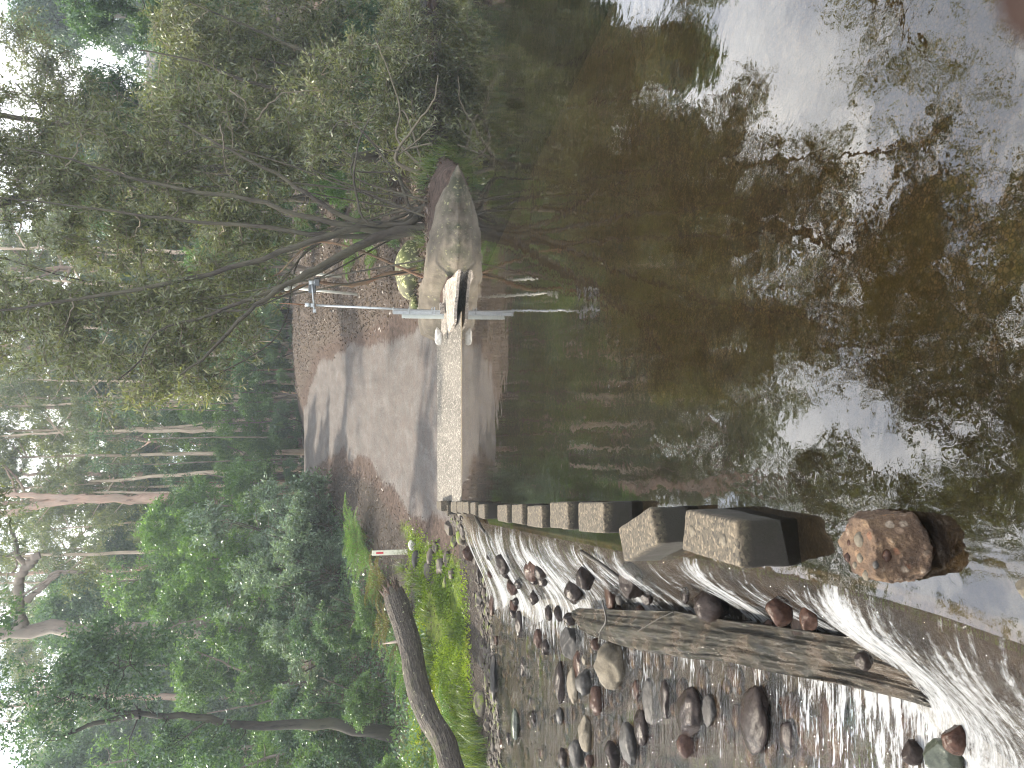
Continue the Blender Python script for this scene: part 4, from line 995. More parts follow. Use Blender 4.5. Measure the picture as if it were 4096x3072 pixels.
def fan(rng, b, cl, r=.03, per=1):
    out = []
    for c, rr, n in cl[::2]:
        for _ in range(per):
            e = np.array(c)+rng.normal(size=3)*np.array(rr)*.4; s = b+rng.normal(size=3)*np.array([.5, .4, 0])
            m = s+(e-s)*.45+rng.normal(size=3)*.13*np.linalg.norm(e-s)+np.array([0, 0, .08*np.linalg.norm(e-s)])
            m2 = s+(e-s)*.75+rng.normal(size=3)*.05*np.linalg.norm(e-s)
            out.append((np.array([s, m, m2, e]), r*rng.uniform(.6, 1.2), .012))
    return out
def thin(st, f=.62): return [(p, a*f, b*f) for p, a, b in st]
def thicket(M):
    """the big wattles hanging over the pool, one tree at a time"""
    rng = np.random.default_rng(12)
    leaf = dict(n=125, sigma=.38, L=.15, W=.032, twigs=8, droop=.12, up=.3, tw=1.9)
    cpx = lambda ix, iy, Y, hv, hu, n: clump_px(ix, iy, Y+1.4, hv, hu, n)
    gz = lambda x, y: float(height(np.array([x]), np.array([y]))[0])
    # 1 leaning over the track
    b = np.array([3.5, 17.6, gz(3.5, 17.6)-.1])
    st = [(np.vstack([b, seg([(1560, 930), (1400, 1000), (1260, 1080), (1110, 1160), (960, 1280), (850, 1400), (720, 1500)], 17.4, 15.5)]), .17, .03),
          (np.vstack([b, seg([(1500, 960), (1300, 1070), (1024, 1190), (800, 1270), (620, 1330), (560, 1450), (470, 1520)], 17.4, 16)]), .13, .02),
          (np.vstack([b+[.1, .1, 0], seg([(1500, 900), (1250, 960), (1000, 1050), (700, 1130), (400, 1180), (100, 1230), (-150, 1250)], 17.6, 16.5)]), .14, .03)]
    cl = [cpx(520, 1480, 15.5, 260, 170, 26), cpx(760, 1430, 15.5, 170, 140, 22), cpx(900, 1290, 16, 150, 150, 18), cpx(300, 1330, 16, 230, 190, 34), cpx(600, 1200, 16.2, 260, 170, 38), cpx(60, 1260, 16.5, 260, 230, 34), cpx(960, 1120, 17, 200, 120, 20), cpx(-250, 1300, 17, 300, 300, 40), cpx(840, 1560, 15.2, 70, 60, 7), cpx(-700, 1450, 17, 380, 330, 40), cpx(-1300, 1500, 17.5, 380, 330, 36)]
    tree_obj('wattle_tree', b, make_tree(rng, thin(st)+fan(rng, b, cl), cl, leaf, .02), M, 'wattle', 'bark_dark', 'dark wattle tree leaning over the gravel track above the gauge pole', 'tree', None, 'bark_tan')
    # 2 reddish mossy trunk behind the shelf
    b = WD(1612, 1075, 18.4); b[2] = gz(b[0], b[1])-.1
    st = [(np.vstack([b, seg([(1540, 1100), (1415, 1144), (1353, 1133), (1252, 1133), (1122, 1177), (1000, 1200), (850, 1215)], 18.4)]), .10, .02)]
    cl = [cpx(880, 1180, 18.5, 190, 130, 16), cpx(700, 1150, 18.6, 160, 130, 14)]
    tree_obj('wattle_tree', b, make_tree(rng, thin(st)+fan(rng, b, cl), cl, leaf, .018), M, 'wattle', 'bark_red', 'thin red-barked wattle with a mossy bend behind the gauge pole', 'tree', None, 'bark_tan')
    # 3 main fan over the pool edge
    b = np.array([4.1, 17.7, gz(4.1, 17.7)-.1])
    st = [(np.vstack([b, seg([(1620, 900), (1395, 875), (1250, 790), (1100, 690), (1000, 640), (850, 560), (700, 480)], 17.5, 16.5)]), .13, .025),
          (np.vstack([b, seg([(1600, 930), (1390, 900), (1150, 850), (1024, 800), (750, 760), (560, 720), (330, 650), (60, 590)], 17.6, 17.2)]), .13, .02),
          (np.vstack([b, seg([(1550, 930), (1300, 940), (1000, 900), (700, 880), (350, 830), (0, 790)], 17.8, 17.5)]), .12, .02),
          (np.vstack([b, seg([(1480, 895), (1419, 740), (1425, 617), (1456, 512), (1511, 426)], 17.3, 16)]), .075, .015),
          (np.vstack([b, seg([(1640, 830), (1600, 720), (1560, 690), (1480, 690), (1415, 685)], 17.6, 17)]), .08, .02)]
    cl = [cpx(240, 760, 17.4, 240, 230, 44), cpx(520, 620, 17, 220, 200, 46), cpx(760, 800, 17.3, 230, 200, 44), cpx(840, 470, 16.5, 200, 200, 40), cpx(1050, 700, 17, 190, 190, 30), cpx(1040, 930, 17.5, 200, 130, 22), cpx(-150, 800, 17.5, 280, 300, 44), cpx(60, 500, 17.2, 190, 170, 26), cpx(1300, 560, 16.5, 160, 150, 14), cpx(480, 980, 17.6, 260, 140, 34), cpx(-550, 1000, 17.6, 260, 260, 36), cpx(-1000, 1150, 17.6, 330, 200, 26), cpx(1180, 600, 17.2, 160, 170, 24), cpx(1500, 760, 17.3, 110, 120, 10)]
    tree_obj('wattle_tree', b, make_tree(rng, thin(st)+fan(rng, b, cl), cl, leaf, .02), M, 'wattle', 'bark_dark', 'many-stemmed wattle fanning out over the pool behind the sandstone shelf', 'tree', None, 'bark_tan')
    # 4 low limb dipping into the pool
    b = WD(1620, 700, 17.8); b[2] = gz(b[0], b[1])-.1
    st = [(np.vstack([b, seg([(1580, 642), (1654, 512), (1700, 450), (1740, 389), (1752, 300)], 17.6, 16.8)]), .075, .02),
          (np.vstack([b, seg([(1586, 642), (1660, 570), (1721, 512), (1745, 470)], 17.7, 17)]), .05, .015),
          (np.vstack([b, seg([(1590, 560), (1600, 440), (1560, 300), (1500, 150)], 18, 18.5)]), .06, .015)]
    cl = [cpx(1500, 430, 18.2, 150, 140, 16), cpx(1590, 330, 18.3, 90, 160, 14), cpx(1640, 230, 18.4, 60, 130, 10), cpx(1420, 250, 18.6, 170, 170, 18), cpx(1600, 480, 18, 80, 90, 8), cpx(1610, 120, 18.8, 70, 120, 10), cpx(1300, 420, 18.3, 150, 160, 18)]
    tree_obj('wattle_tree', b, make_tree(rng, thin(st)+fan(rng, b, cl), cl, leaf, .016), M, 'wattle', 'bark_pale', 'low pale-limbed wattle whose bare limb dips into the pool', 'tree', None, 'bark_tan')
    # 5 pool side mass behind
    b = np.array([9.2, 24.6, gz(9.2, 24.6)-.1])
    st = [(np.vstack([b, seg([(1500, 420), (1250, 380), (1000, 330), (800, 250), (560, 200)], 24, 23)]), .15, .03), (np.vstack([b, seg([(1450, 330), (1200, 200), (950, 90), (760, 10)], 24, 23)]), .14, .03),
          (np.vstack([b, seg([(1480, 480), (1200, 520), (900, 540), (650, 540)], 24, 23.5)]), .12, .03)]
    cl = [cpx(1300, 330, 23.6, 220, 190, 44), cpx(1000, 330, 23.2, 210, 200, 50), cpx(1150, 90, 23.4, 260, 190, 54), cpx(800, 150, 23, 190, 190, 46), cpx(1060, 560, 23.8, 220, 150, 38), cpx(700, 420, 23.2, 140, 160, 28), cpx(1450, 120, 23.6, 150, 150, 26), cpx(1320, 540, 23.8, 190, 140, 24), cpx(720, 60, 23, 110, 140, 18), cpx(1560, 420, 23.4, 110, 190, 22), cpx(1580, 200, 23.2, 90, 170, 20), cpx(1180, 330, 24.5, 300, 330, 50), cpx(880, 330, 24.5, 200, 300, 36), cpx(1635, 70, 20.6, 50, 120, 16), cpx(1640, 250, 20, 50, 130, 16), cpx(1648, 420, 19, 45, 120, 14), cpx(1655, 560, 17.6, 40, 100, 10), cpx(1580, 480, 19.5, 80, 200, 18)]
    tree_obj('wattle_tree', b, make_tree(rng, thin(st)+fan(rng, b, cl, .04), cl, dict(leaf, n=135, sigma=.48, L=.17, W=.037), .02), M, 'wattle', 'bark_dark', 'broad dense wattle filling the far side of the pool', 'tree', None, 'bark_tan')
    # 6 tall one behind against the sky
    b = np.array([6.5, 28, gz(6.5, 28)-.1])
    st = [(np.vstack([b, seg([(1300, 760), (1000, 700), (700, 640), (450, 560), (200, 450), (60, 330)], 28, 27)]), .2, .04), (np.vstack([b, seg([(1200, 800), (800, 780), (400, 720), (0, 640), (-300, 600)], 28, 27)]), .17, .03)]
    cl = [cpx(170, 300, 27, 130, 150, 30), cpx(330, 480, 27, 200, 160, 44), cpx(100, 640, 27, 180, 160, 34), cpx(-300, 560, 27, 230, 300, 40), cpx(640, 700, 27.5, 220, 180, 40), cpx(900, 800, 28, 200, 180, 34), cpx(90, 140, 27, 80, 100, 10)]
    tree_obj('wattle_tree', b, make_tree(rng, thin(st)+fan(rng, b, cl, .04), cl, dict(leaf, n=120, sigma=.5, L=.18, W=.04), .02), M, 'wattle', 'bark_dark', 'tall open-topped wattle standing behind the pool thicket against the sky', 'tree', None, 'bark_tan')
    # 7 overhanging branch clumps high above the pool (seen mirrored), a tree on the pool's right bank
    b = np.array([17., 20., gz(17, 20)-.1])
    st = [(np.array([b, b+[-.5, -.5, 3], b+[-2, -.5, 8], b+[-4.5, -.8, 11.5], b+[-8, -1, 14.5]]), .28, .05), (np.array([b, b+[.5, 0, 4], b+[0, .5, 9], b+[1, 0, 14]]), .2, .05)]
    cl = [(b+[-8, -1, 14.5], (2.6, 2.6, 1.8), 44), (b+[-5, -1, 12.8], (2.5, 2.5, 1.6), 40), (b+[-2, 0, 13], (3, 3, 2.5), 40), (b+[2, 1, 9], (3, 3, 3), 30)]
    tree_obj('wattle_tree', b, make_tree(rng, st, cl, dict(leaf, n=110, sigma=.55, L=.14, W=.035), .03), M, 'wattle', 'bark_dark', 'wattle beyond the picture edge whose crown shows mirrored in the pool', 'tree')
    # 8 tall tree leaning over the track from the right bank; its crown stands above the picture and shows mirrored
    b = np.array([6.4, 21.5, gz(6.4, 21.5)-.2])
    st = [(np.array([b, b+[-.6, -.4, 4], b+[-1.6, -1.2, 8.5], b+[-3.2, -2, 12.5], b+[-5.5, -2.5, 16]]), .17, .05), (np.array([b+[-.6, -.4, 4], b+[-.2, -1, 8], b+[.2, -2, 13]]), .11, .04)]
    cl = [(np.array([x, 17.5+rng.uniform(-2, 2.5), z+rng.uniform(-.5, .5)]), (1.6, 2.0, 1.2), 20) for x in (-3, -1, 1, 3, 5) for z in (11.9, 13.8, 15.8)]
    tree_obj('wattle_tree', b, make_tree(rng, st, cl, dict(leaf, n=230, sigma=.52, L=.17, W=.045), .03), M, 'wattle', 'bark_dark', 'tall wattle behind the thicket, its high crown spreading over the track', 'tree')
    # pale dead sticks inside the thicket
    for i, (px, Y, lab) in enumerate([([(1024, 480), (1120, 380), (1160, 370), (1300, 360)], 15.9, 'long pale dead branch arching through the wattle leaves'),
        ([(880, 500), (895, 580), (905, 680), (960, 740)], 16, 'pale kinked dead twig high in the wattle'), ([(920, 360), (985, 420), (970, 500), (950, 520)], 15.8, 'forked pale dead twig by the yellowing wattle leaves')]):
        P = smoothline(seg(px, Y), 20); P[1:-1] += rng.normal(size=(18, 3))*.012
        bb = P.mean(0); a = Acc(); a.tube(P-bb, [.022, .012, .006], 6)
        for k in range(4, 19, 3):
            q = P[k]+rng.normal(size=3)*np.array([.35, .2, .3]); a.tube(resample(np.array([P[k], (P[k]+q)/2+rng.normal(size=3)*.05, q])-bb, 6), [.009, .003], 4)
        o = a.build('dead_branch', M['bark_pale']); o.location = [float(c) for c in bb]; tag(o, lab, 'dead branch')

def proto_tree(rng, kind):
    """stems and clumps in local coordinates, base at the origin"""
    if kind == 'gum':
        H = rng.uniform(25, 29); lean = rng.normal(size=2)*.6
        top = np.array([lean[0], lean[1], H])
        tr = [np.zeros(3)]+[np.array([lean[0]*t+rng.normal()*.18, lean[1]*t+rng.normal()*.18, H*t]) for t in (.2, .4, .6, .8)]+[top]
        st = [(np.array(tr), .34, .06)]; cl = []
        for k in range(13):
            z = rng.uniform(.42, .97); a = rng.uniform(0, 2*np.pi); l = rng.uniform(2, 4.8)*(1.25-.5*z)
            p0 = np.array([lean[0]*z, lean[1]*z, H*z]); p1 = p0+np.array([math.cos(a)*l, math.sin(a)*l, l*rng.uniform(.25, .9)])
            st.append((np.array([p0, p0+(p1-p0)*.4+[0, 0, -.1*l], p1]), .11*(1.2-.6*z), .03))
            cl.append((p1, np.array([1.9, 1.9, 1.4])*rng.uniform(.8, 1.25), 24))
        cl.append((top, (1.9, 1.9, 1.8), 18))
        return st, cl, dict(n=90, sigma=.5, L=.21, W=.06, twigs=5, droop=.6, up=0, tw=2)
    if kind == 'slim':
        H = rng.uniform(16, 20); w = rng.normal(size=2)*.7
        st = [(np.array([[0, 0, 0], [w[0]*.3, w[1]*.2, H*.35], [w[0]*.2, w[1]*.6, H*.7], [w[0], w[1], H]]), .15, .05)]; cl = [((w[0], w[1], H), (1.3, 1.3, 1.2), 16)]
        for k in range(5):
            z = rng.uniform(.55, .95); a = rng.uniform(0, 6.28); l = rng.uniform(1, 2.4)
            p0 = np.array([w[0]*z, w[1]*z, H*z]); p1 = p0+np.array([math.cos(a)*l, math.sin(a)*l, l*.6]); st.append((np.array([p0, (p0+p1)/2, p1]), .05, .02)); cl.append((p1, (1.1, 1.1, .8), 12))
        return st, cl, dict(n=75, sigma=.42, L=.18, W=.05, twigs=5, droop=.6, up=0, tw=2)
    if kind == 'dark':
        H = rng.uniform(9, 12)
        st = [(np.array([[0, 0, 0], [.1, 0, H*.3], [rng.normal()*.3, rng.normal()*.3, H*.65], [rng.normal()*.3, rng.normal()*.3, H]]), .16, .03)]
        cl = []
        for k in range(22):
            z = rng.uniform(.05, 1); a = rng.uniform(0, 2*np.pi); r = (2.6*(1.12-z)+.4)*rng.uniform(.5, 1)
            cl.append(((math.cos(a)*r, math.sin(a)*r, H*z), np.array([1.2, 1.2, .8])*rng.uniform(.7, 1.3), 15))
        return st, cl, dict(n=115, sigma=.42, L=.18, W=.066, twigs=6, droop=.35, up=.1, tw=2)
    if kind == 'mid':
        H = rng.uniform(5.5, 7.5)
        st = [(np.array([[0, 0, 0], [.2, .1, H*.4], [rng.normal()*.5, rng.normal()*.5, H*.9]]), .09, .02), (np.array([[.1, 0, 0], [-.5, .3, H*.35], [-1.1, .2, H*.75]]), .07, .02)]
        cl = []
        for k in range(12):
            z = rng.uniform(.12, 1); a = rng.uniform(0, 2*np.pi); r = 1.9*math.sin(np.pi*(.15+.8*z))*rng.uniform(.4, 1)
            cl.append(((math.cos(a)*r, math.sin(a)*r, H*z), np.array([.85, .85, .6])*rng.uniform(.7, 1.3), 13))
        return st, cl, dict(n=130, sigma=.33, L=.14, W=.048, twigs=6, droop=.3, up=.2, tw=1.6)
    if kind == 'shrub':
        st = [(np.array([[0, 0, 0], [.3*math.cos(a), .3*math.sin(a), .8], [.8*math.cos(a), .8*math.sin(a), 1.9]]), .03, .01) for a in rng.uniform(0, 6.28, 5)]
        cl = []
        for k in range(11):
            z = rng.uniform(.05, 1); a = rng.uniform(0, 2*np.pi); r = 1.25*math.sqrt(1-z*z*.75)*rng.uniform(.3, 1)
            cl.append(((math.cos(a)*r, math.sin(a)*r, 2.3*z+.1), np.array([.5, .5, .36])*rng.uniform(.7, 1.3), 11))
        return st, cl, dict(n=130, sigma=.2, L=.085, W=.034, twigs=6, droop=.2, up=.2)
    if kind == 'sapling':
        H = rng.uniform(8, 11); w = rng.normal(size=2)*.35
        st = [(np.array([[0, 0, 0], [w[0]*.5, w[1]*.5, H*.4], [w[0]*.2, w[1], H*.75], [w[0], w[1]*.6, H]]), .055, .02)]
        cl = [((w[0], w[1]*.6, H), (.8, .8, .7), 9), ((w[0]*.5, w[1]*.8, H*.85), (.9, .9, .5), 8)]
        return st, cl, dict(n=60, sigma=.35, L=.16, W=.045, twigs=5, droop=.5, up=0, tw=2)
def fern_mesh(rng, n=11, L=1.0, droop=.9):
    V = []; k = 0; C = []; D = []; LL = []; WW = []; R = []
    st = []
    for i in range(n):
        a = i/n*2*np.pi+rng.normal()*.25; l = L*rng.uniform(.75, 1.15); el = rng.uniform(.9, 1.35)
        s = np.linspace(0, 1, 26); ang = el-droop*1.6*s**1.4*rng.uniform(.8, 1.2)
        dr = np.stack([np.cos(ang)*math.cos(a), np.cos(ang)*math.sin(a), np.sin(ang)], 1)
        P = np.concatenate([[[0, 0, 0]], np.cumsum(dr[:-1]*l/25, axis=0)]); st.append(P)
        side = np.array([-math.sin(a), math.cos(a), 0])
        for j in range(4, 26):
            w = l*.26*math.sin(np.pi*min(1, (1-s[j])*.92+.06))**.8
            for sg in (-1, 1):
                d = norm(side*sg+dr[j]*.45-np.array([0, 0, .25])); 
                # each pinna is a row of small leaflets
                m = max(3, int(w/.03)); t = (np.arange(m)+.5)/m
                c = P[j]+d*(w*t)[:, None]; C.append(c); 
                pd = norm(np.tile(dr[j], (m, 1))*(np.where(np.arange(m) % 2, 1, -1)[:, None])*.8+d*.7)
                D.append(pd); LL.append(.045*(1-t*.65)*L); WW.append(np.full(m, .02*L)); R.append(np.full(m, rng.random()*.3)+rng.random(m)*.5)
    C = np.vstack(C); D = np.vstack(D)
    lv = leaf_quads(C, D, np.concatenate(LL), np.concatenate(WW), rng)
    sv = tubes(np.array(st), np.tile(np.linspace(.008, .002, 26), (n, 1)), 4)
    return lv, np.concatenate(R), sv
def grass_mesh(rng, n=110, L=.6, spread=.16):
    V = []; Q = []; R = []
    for i in range(n):
        a = rng.uniform(0, 2*np.pi); l = L*rng.uniform(.5, 1.2); b = np.array([rng.normal()*spread, rng.normal()*spread, 0]); el = rng.uniform(.9, 1.5)
        s = np.linspace(0, 1, 6); ang = el-rng.uniform(.4, 1.7)*s**1.3
        dr = np.stack([np.cos(ang)*math.cos(a), np.cos(ang)*math.sin(a), np.sin(ang)], 1)
        P = b+np.concatenate([[[0, 0, 0]], np.cumsum(dr[:-1]*l/5, axis=0)])
        sd = np.array([-math.sin(a), math.cos(a), 0])*.006
        w = np.array([1, 1, .9, .7, .45, .08])[:, None]
        k = len(V)*12
        V.append(np.vstack([P-sd*w, P+sd*w])); Q.append([[k+j, k+j+1, k+7+j, k+6+j] for j in range(5)]); R += [rng.random()]*5
    return np.vstack(V), np.vstack(Q), np.array(R)
# ------------------------------------------------------------------ planting
GZ = lambda x, y: float(height(np.array([x]), np.array([y]))[0])
def build_protos(M):
    P = {}; rng = np.random.default_rng(77)
    def mk(key, kind, name, leafm, barkm, cat, twigm=None, seed=0):
        r = np.random.default_rng(seed)
        st, cl, lf = proto_tree(r, kind)
        P[key] = [tree_obj(name, (0, 0, 0), make_tree(r, st, cl, lf, .03 if kind != 'shrub' else .012), M, leafm, barkm, 'x', cat, None, twigm, 'stems' if kind in ('shrub',) else 'trunk'), False]
    mk('gumA', 'gum', 'gum_tree', 'gum', 'bark_gum', 'gum tree', None, 3); mk('gumB', 'gum', 'gum_tree', 'gum', 'bark_gum', 'gum tree', None, 8)
    mk('slimA', 'slim', 'gum_tree', 'gum', 'bark_cream', 'gum tree', None, 51); mk('slimB', 'slim', 'gum_tree', 'gum', 'bark_cream', 'gum tree', None, 58)
    mk('darkA', 'dark', 'understory_tree', 'dark', 'bark_dark', 'tree', None, 5); mk('darkB', 'dark', 'understory_tree', 'dark', 'bark_dark', 'tree', None, 15); mk('darkC', 'dark', 'understory_tree', 'mid', 'bark_grey', 'tree', None, 25)
    mk('midA', 'mid', 'leafy_sapling', 'mid', 'bark_grey', 'sapling', None, 6); mk('midB', 'mid', 'leafy_sapling', 'bright', 'bark_grey', 'sapling', None, 16)
    mk('shrubA', 'shrub', 'shrub', 'mid', 'bark_dark', 'shrub', 'bark_pale', 9); mk('shrubB', 'shrub', 'shrub', 'dark', 'bark_dark', 'shrub', 'bark_pale', 19); mk('shrubC', 'shrub', 'shrub', 'wattle_blue', 'bark_dark', 'shrub', 'bark_pale', 29)
    mk('poleA', 'sapling', 'bare_sapling', 'dark', 'bark_pale', 'sapling', None, 31); mk('poleB', 'sapling', 'bare_sapling', 'dark', 'bark_red', 'sapling', None, 32)
    for key, m, n, L, dr, s in [('fernA', 'fern', 11, 1.1, .8, 1), ('fernB', 'fern', 8, 1.0, 1.0, 2), ('fernC', 'brown_fern', 11, 1.1, 1.05, 3)]:
        lv, R, sv = fern_mesh(np.random.default_rng(s), n, L, dr)
        e = empty('fern', (0, 0, 0), 'x', 'fern')
        npmesh('stalks', sv[0], [sv[1]], M['bark_red'], e); npmesh('fronds', lv[0], [lv[1]], M[m], e, smooth=False, fattr=dict(rnd=R))
        P[key] = [e, False]
    for key, L, s in [('grassA', .65, 1), ('grassB', .9, 2)]:
        V, Q, R = grass_mesh(np.random.default_rng(s), 120, L)
        P[key] = [npmesh('grass_tuft', V, [Q], M['grass'], None, False, fattr=dict(rnd=R)), False]
        tag(P[key][0], 'x', 'grass tuft')
    return P
def put(P, key, x, y, label, group=None, s=1, rz=0, sink=.06, z=None, cat=None):
    loc = (x, y, (GZ(x, y) if z is None else z)-sink)
    o, used = P[key]
    if not used:
        o.location = loc; o.rotation_euler = (0, 0, rz); o.scale = (s,)*3 if not isinstance(s, tuple) else s
        o['label'] = label
        if group: o['group'] = group
        P[key][1] = True
        return o
    o2 = copy_tree(o, loc, rz, s, label, group)
    if not group and 'group' in o2: del o2['group']
    return o2
def row(P, keys, spots, templ, group, rng, smin=.85, smax=1.15, sink=.1):
    """spots sorted from the creek side to the pool side; every label tells the place in its row"""
    spots = sorted(spots, key=lambda q: math.atan2(q[0], q[1]))
    for i, q in enumerate(spots):
        k = q[2] if len(q) > 2 else keys[rng.integers(len(keys))]
        put(P, k, q[0], q[1], templ % ORD[i], group, q[3] if len(q) > 3 else rng.uniform(smin, smax), rng.uniform(0, 6.28), sink)
def planting(M):
    P = build_protos(M); rng = np.random.default_rng(2)
    def at(ix, iy, Y): p = WD(ix, iy, Y); return p[0]
    X = lambda iy, Y: ((3072-iy-1536)/F)*Y/math.cos(PITCH)*1.02
    # --- far forest behind the crest
    gums = [(X(2980, 62), 62), (X(2700, 58), 58), (X(2420, 70), 70), (X(2200, 60), 60), (X(1990, 54), 54, 'gumA', 1.0), (X(1880, 66), 66), (X(1760, 72), 72), (X(1640, 62), 62), (X(1560, 70), 70), (X(1420, 58), 58, 'gumB', 1.1), (X(1300, 68), 68), (X(1150, 60), 60), (X(1080, 72), 72), (X(900, 62), 62)]
    row(P, ['gumA', 'gumB'], gums, 'tall pink-trunked gum, %s from the creek side in the front line behind the track crest', 'tall gums behind the crest', rng, .95, 1.2, .3)
    back = [(x+rng.normal()*2, 92+rng.normal()*6) for x in np.linspace(-50, 20, 14)]
    row(P, ['gumA', 'gumB'], back, 'distant hazy gum, %s from the creek side in the farthest line of the forest', 'distant gums', rng, .9, 1.2, .3)
    d = [(x+rng.normal()*1.5, 60+rng.normal()*3.0) for x in np.linspace(-32, 26, 22)]
    row(P, ['darkA', 'darkB', 'darkC'], d, 'dark leafy tree, %s from the creek side in the shade beyond the crest', 'dark trees beyond the crest', rng, .9, 1.35, .2)
    d = [(x+rng.normal()*1.5, 76+rng.normal()*3.0) for x in np.linspace(-42, 36, 22)]
    row(P, ['darkA', 'darkB', 'darkC'], d, 'hazy leafy tree, %s from the creek side, halfway up the forest hill', 'hazy trees on the hill', rng, 1.2, 1.8, .2)
    d = [(x+rng.normal()*1.2, 68+rng.normal()*2.0) for x in np.linspace(-34, 30, 16)]
    row(P, ['darkA', 'darkB', 'darkC'], d, 'tall leafy tree, %s from the creek side, filling the gap between the two forest lines', 'leafy trees between the forest lines', rng, 1.3, 1.8, .2)
    d = [(x+rng.normal()*.8, 51+rng.normal()*1.6) for x in np.linspace(-16, 10, 15)]
    row(P, ['midA', 'midB', 'midA'], d, 'green leafy sapling, %s from the creek side along the track crest', 'saplings along the crest', rng, .8, 1.25)
    d = [(X(iy, Y), Y) for iy, Y in [(2080, 49), (1975, 50), (1900, 48.5), (1815, 50), (1735, 49), (1640, 50), (1600, 48.6), (1588, 50.4), (1480, 49), (1330, 50), (1180, 49)]]
    row(P, ['poleA', 'poleB'], d, 'thin bare-stemmed sapling, %s from the creek side, standing dark at the crest', 'thin stems at the crest', rng, .8, 1.2)
    d = [(X(iy, Y), Y) for iy, Y in [(2140, 53), (2035, 55), (1940, 53.5), (1905, 56), (1850, 54), (1790, 55), (1700, 53), (1690, 56), (1660, 54.5), (1590, 53.5), (1585, 56), (1530, 54), (1435, 55), (1390, 53.5), (1210, 54), (1120, 55), (1050, 54), (2240, 55), (2330, 54)]]
    row(P, ['slimA', 'slimB'], d, 'slender pale gum, %s from the creek side, its lit trunk rising beyond the crest', 'slender pale gums beyond the crest', rng, .75, 1.2, .2)
    # low scrub hugging the crest
    d = [(x+rng.normal()*.4, 47.6+rng.normal()*.5) for x in np.linspace(-11, 9, 17)]
    row(P, ['shrubB', 'shrubB', 'shrubA'], d, 'low scrubby bush, %s from the creek side, on the lip of the crest', 'scrub on the crest', rng, .45, .8)
    # --- left slope, bushes and trees above the creek bank
    d = [(-15, 33, 'darkC', .95), (-12.2, 37, 'darkB', .95), (-10, 41, 'darkC', 1), (-13, 46, 'darkA', 1.2), (-19, 40, 'darkB', 1.1), (-22, 34, 'darkC', 1.0), (-9.5, 48, 'darkC', .8), (-17.5, 28, 'darkB', .75)]
    row(P, [], d, 'broad leafy tree, %s from the photo bottom edge on the slope above the creek', 'leafy trees on the creek slope', rng, sink=.2)
    d = [(-7.6, 33, 'midB', .85), (-9.4, 34.5, 'midA', 1.1), (-11.6, 31, 'midA', 1.0), (-12.5, 27.5, 'midA', .9), (-9.6, 28.5, 'shrubC', 1.2), (-14.2, 25.5, 'midA', .9), (-7.4, 39, 'midB', 1.1), (-6.8, 43, 'midB', 1.15), (-9.4, 43, 'darkC', .8)]
    row(P, [], d, 'bright green leafy sapling, %s from the photo bottom edge behind the ferns', 'bright saplings behind the ferns', rng)
    d = [(-8.9, 30, 'shrubB', 1.15), (-10.8, 26, 'shrubB', 1.2), (-8.2, 26.5, 'shrubB', 1.), (-7.2, 24.4, 'shrubB', .8), (-9.3, 22.6, 'shrubB', 1.1), (-11.5, 21.5, 'shrubB', 1.2), (-8.3, 20.6, 'shrubA', .6), (-10.2, 18.6, 'shrubB', .85), (-9.0, 17.2, 'shrubA', .55), (-11, 16.3, 'shrubB', .8), (-12.4, 23.4, 'shrubA', 1.3), (-13.2, 18.5, 'shrubB', 1.3), (-6.6, 22.2, 'shrubA', .45), (-9.9, 14.9, 'shrubA', .5)]
    row(P, [], d, 'dark undergrowth bush, %s from the photo bottom edge behind the fallen log', 'dark bushes behind the fallen log', rng)
    d = [(X(2170, 31), 31, 'shrubC', 1.5), (X(2080, 32), 32, 'shrubC', 1.3), (X(2260, 30), 30, 'shrubC', 1.3), (X(2150, 33.5), 33.5, 'shrubC', 2.1), (X(2030, 34), 34, 'shrubC', .9)]
    row(P, [], d, 'grey-green fine-leaved bush, %s from the photo bottom edge beside the track', 'grey-green bushes by the track', rng)
    ferns = [(2090, 26, 'fernA', 1.25), (2120, 25.2, 'fernB', 1.15), (2160, 25.5, 'fernA', 1.15), (2195, 24.6, 'fernA', .95), (2290, 22.5, 'fernC', 1.1), (2330, 22.8, 'fernA', 1.0), (2380, 24.5, 'fernB', 1.5), (2265, 23.6, 'fernB', .9), (2500, 19.5, 'fernC', .8), (2560, 19.8, 'fernB', 1.0), (2640, 18.6, 'fernA', .9), (2790, 15.6, 'fernB', .8), (2850, 15.2, 'fernA', .75), (2960, 14.9, 'fernA', .8), (3020, 14.4, 'fernA', .85), (3060, 15.4, 'fernB', .9), (2450, 21.5, 'fernC', .95), (2700, 17.2, 'fernC', .7)]
    row(P, [], [(X(iy, Y), Y, k, s) for iy, Y, k, s in ferns], 'arching fern, %s from the photo bottom edge on the creek bank', 'ferns on the creek bank', rng, sink=.02)
    gr = [(2330, 18.5, .7), (2420, 17.8, .6), (2560, 17.6, .9), (2600, 17.2, .8), (2500, 16.0, .5), (2850, 14.3, .8), (2920, 13.9, .9), (3000, 13.6, 1.0), (2640, 15.4, .55), (3050, 14.0, 1.0), (2740, 15.0, .5), (2240, 20.6, .55), (2280, 19.6, .6)]
    row(P, ['grassA', 'grassB'], [(X(iy, Y), Y, None, s) for iy, Y, s in gr] and [(X(iy, Y), Y, ['grassA', 'grassB'][i % 2], s) for i, (iy, Y, s) in enumerate(gr)], 'wild grass tuft, %s from the photo bottom edge on the mossy bank', 'grass tufts on the mossy bank', rng, sink=.02)
    gr = [(4.7, 16.9, .75), (5.0, 17.4, .8), (5.3, 17.8, .8), (4.5, 17.2, .7), (5.7, 18.6, .8), (3.2, 17.3, .6), (2.7, 17.6, .5), (5.1, 17.1, .7)]
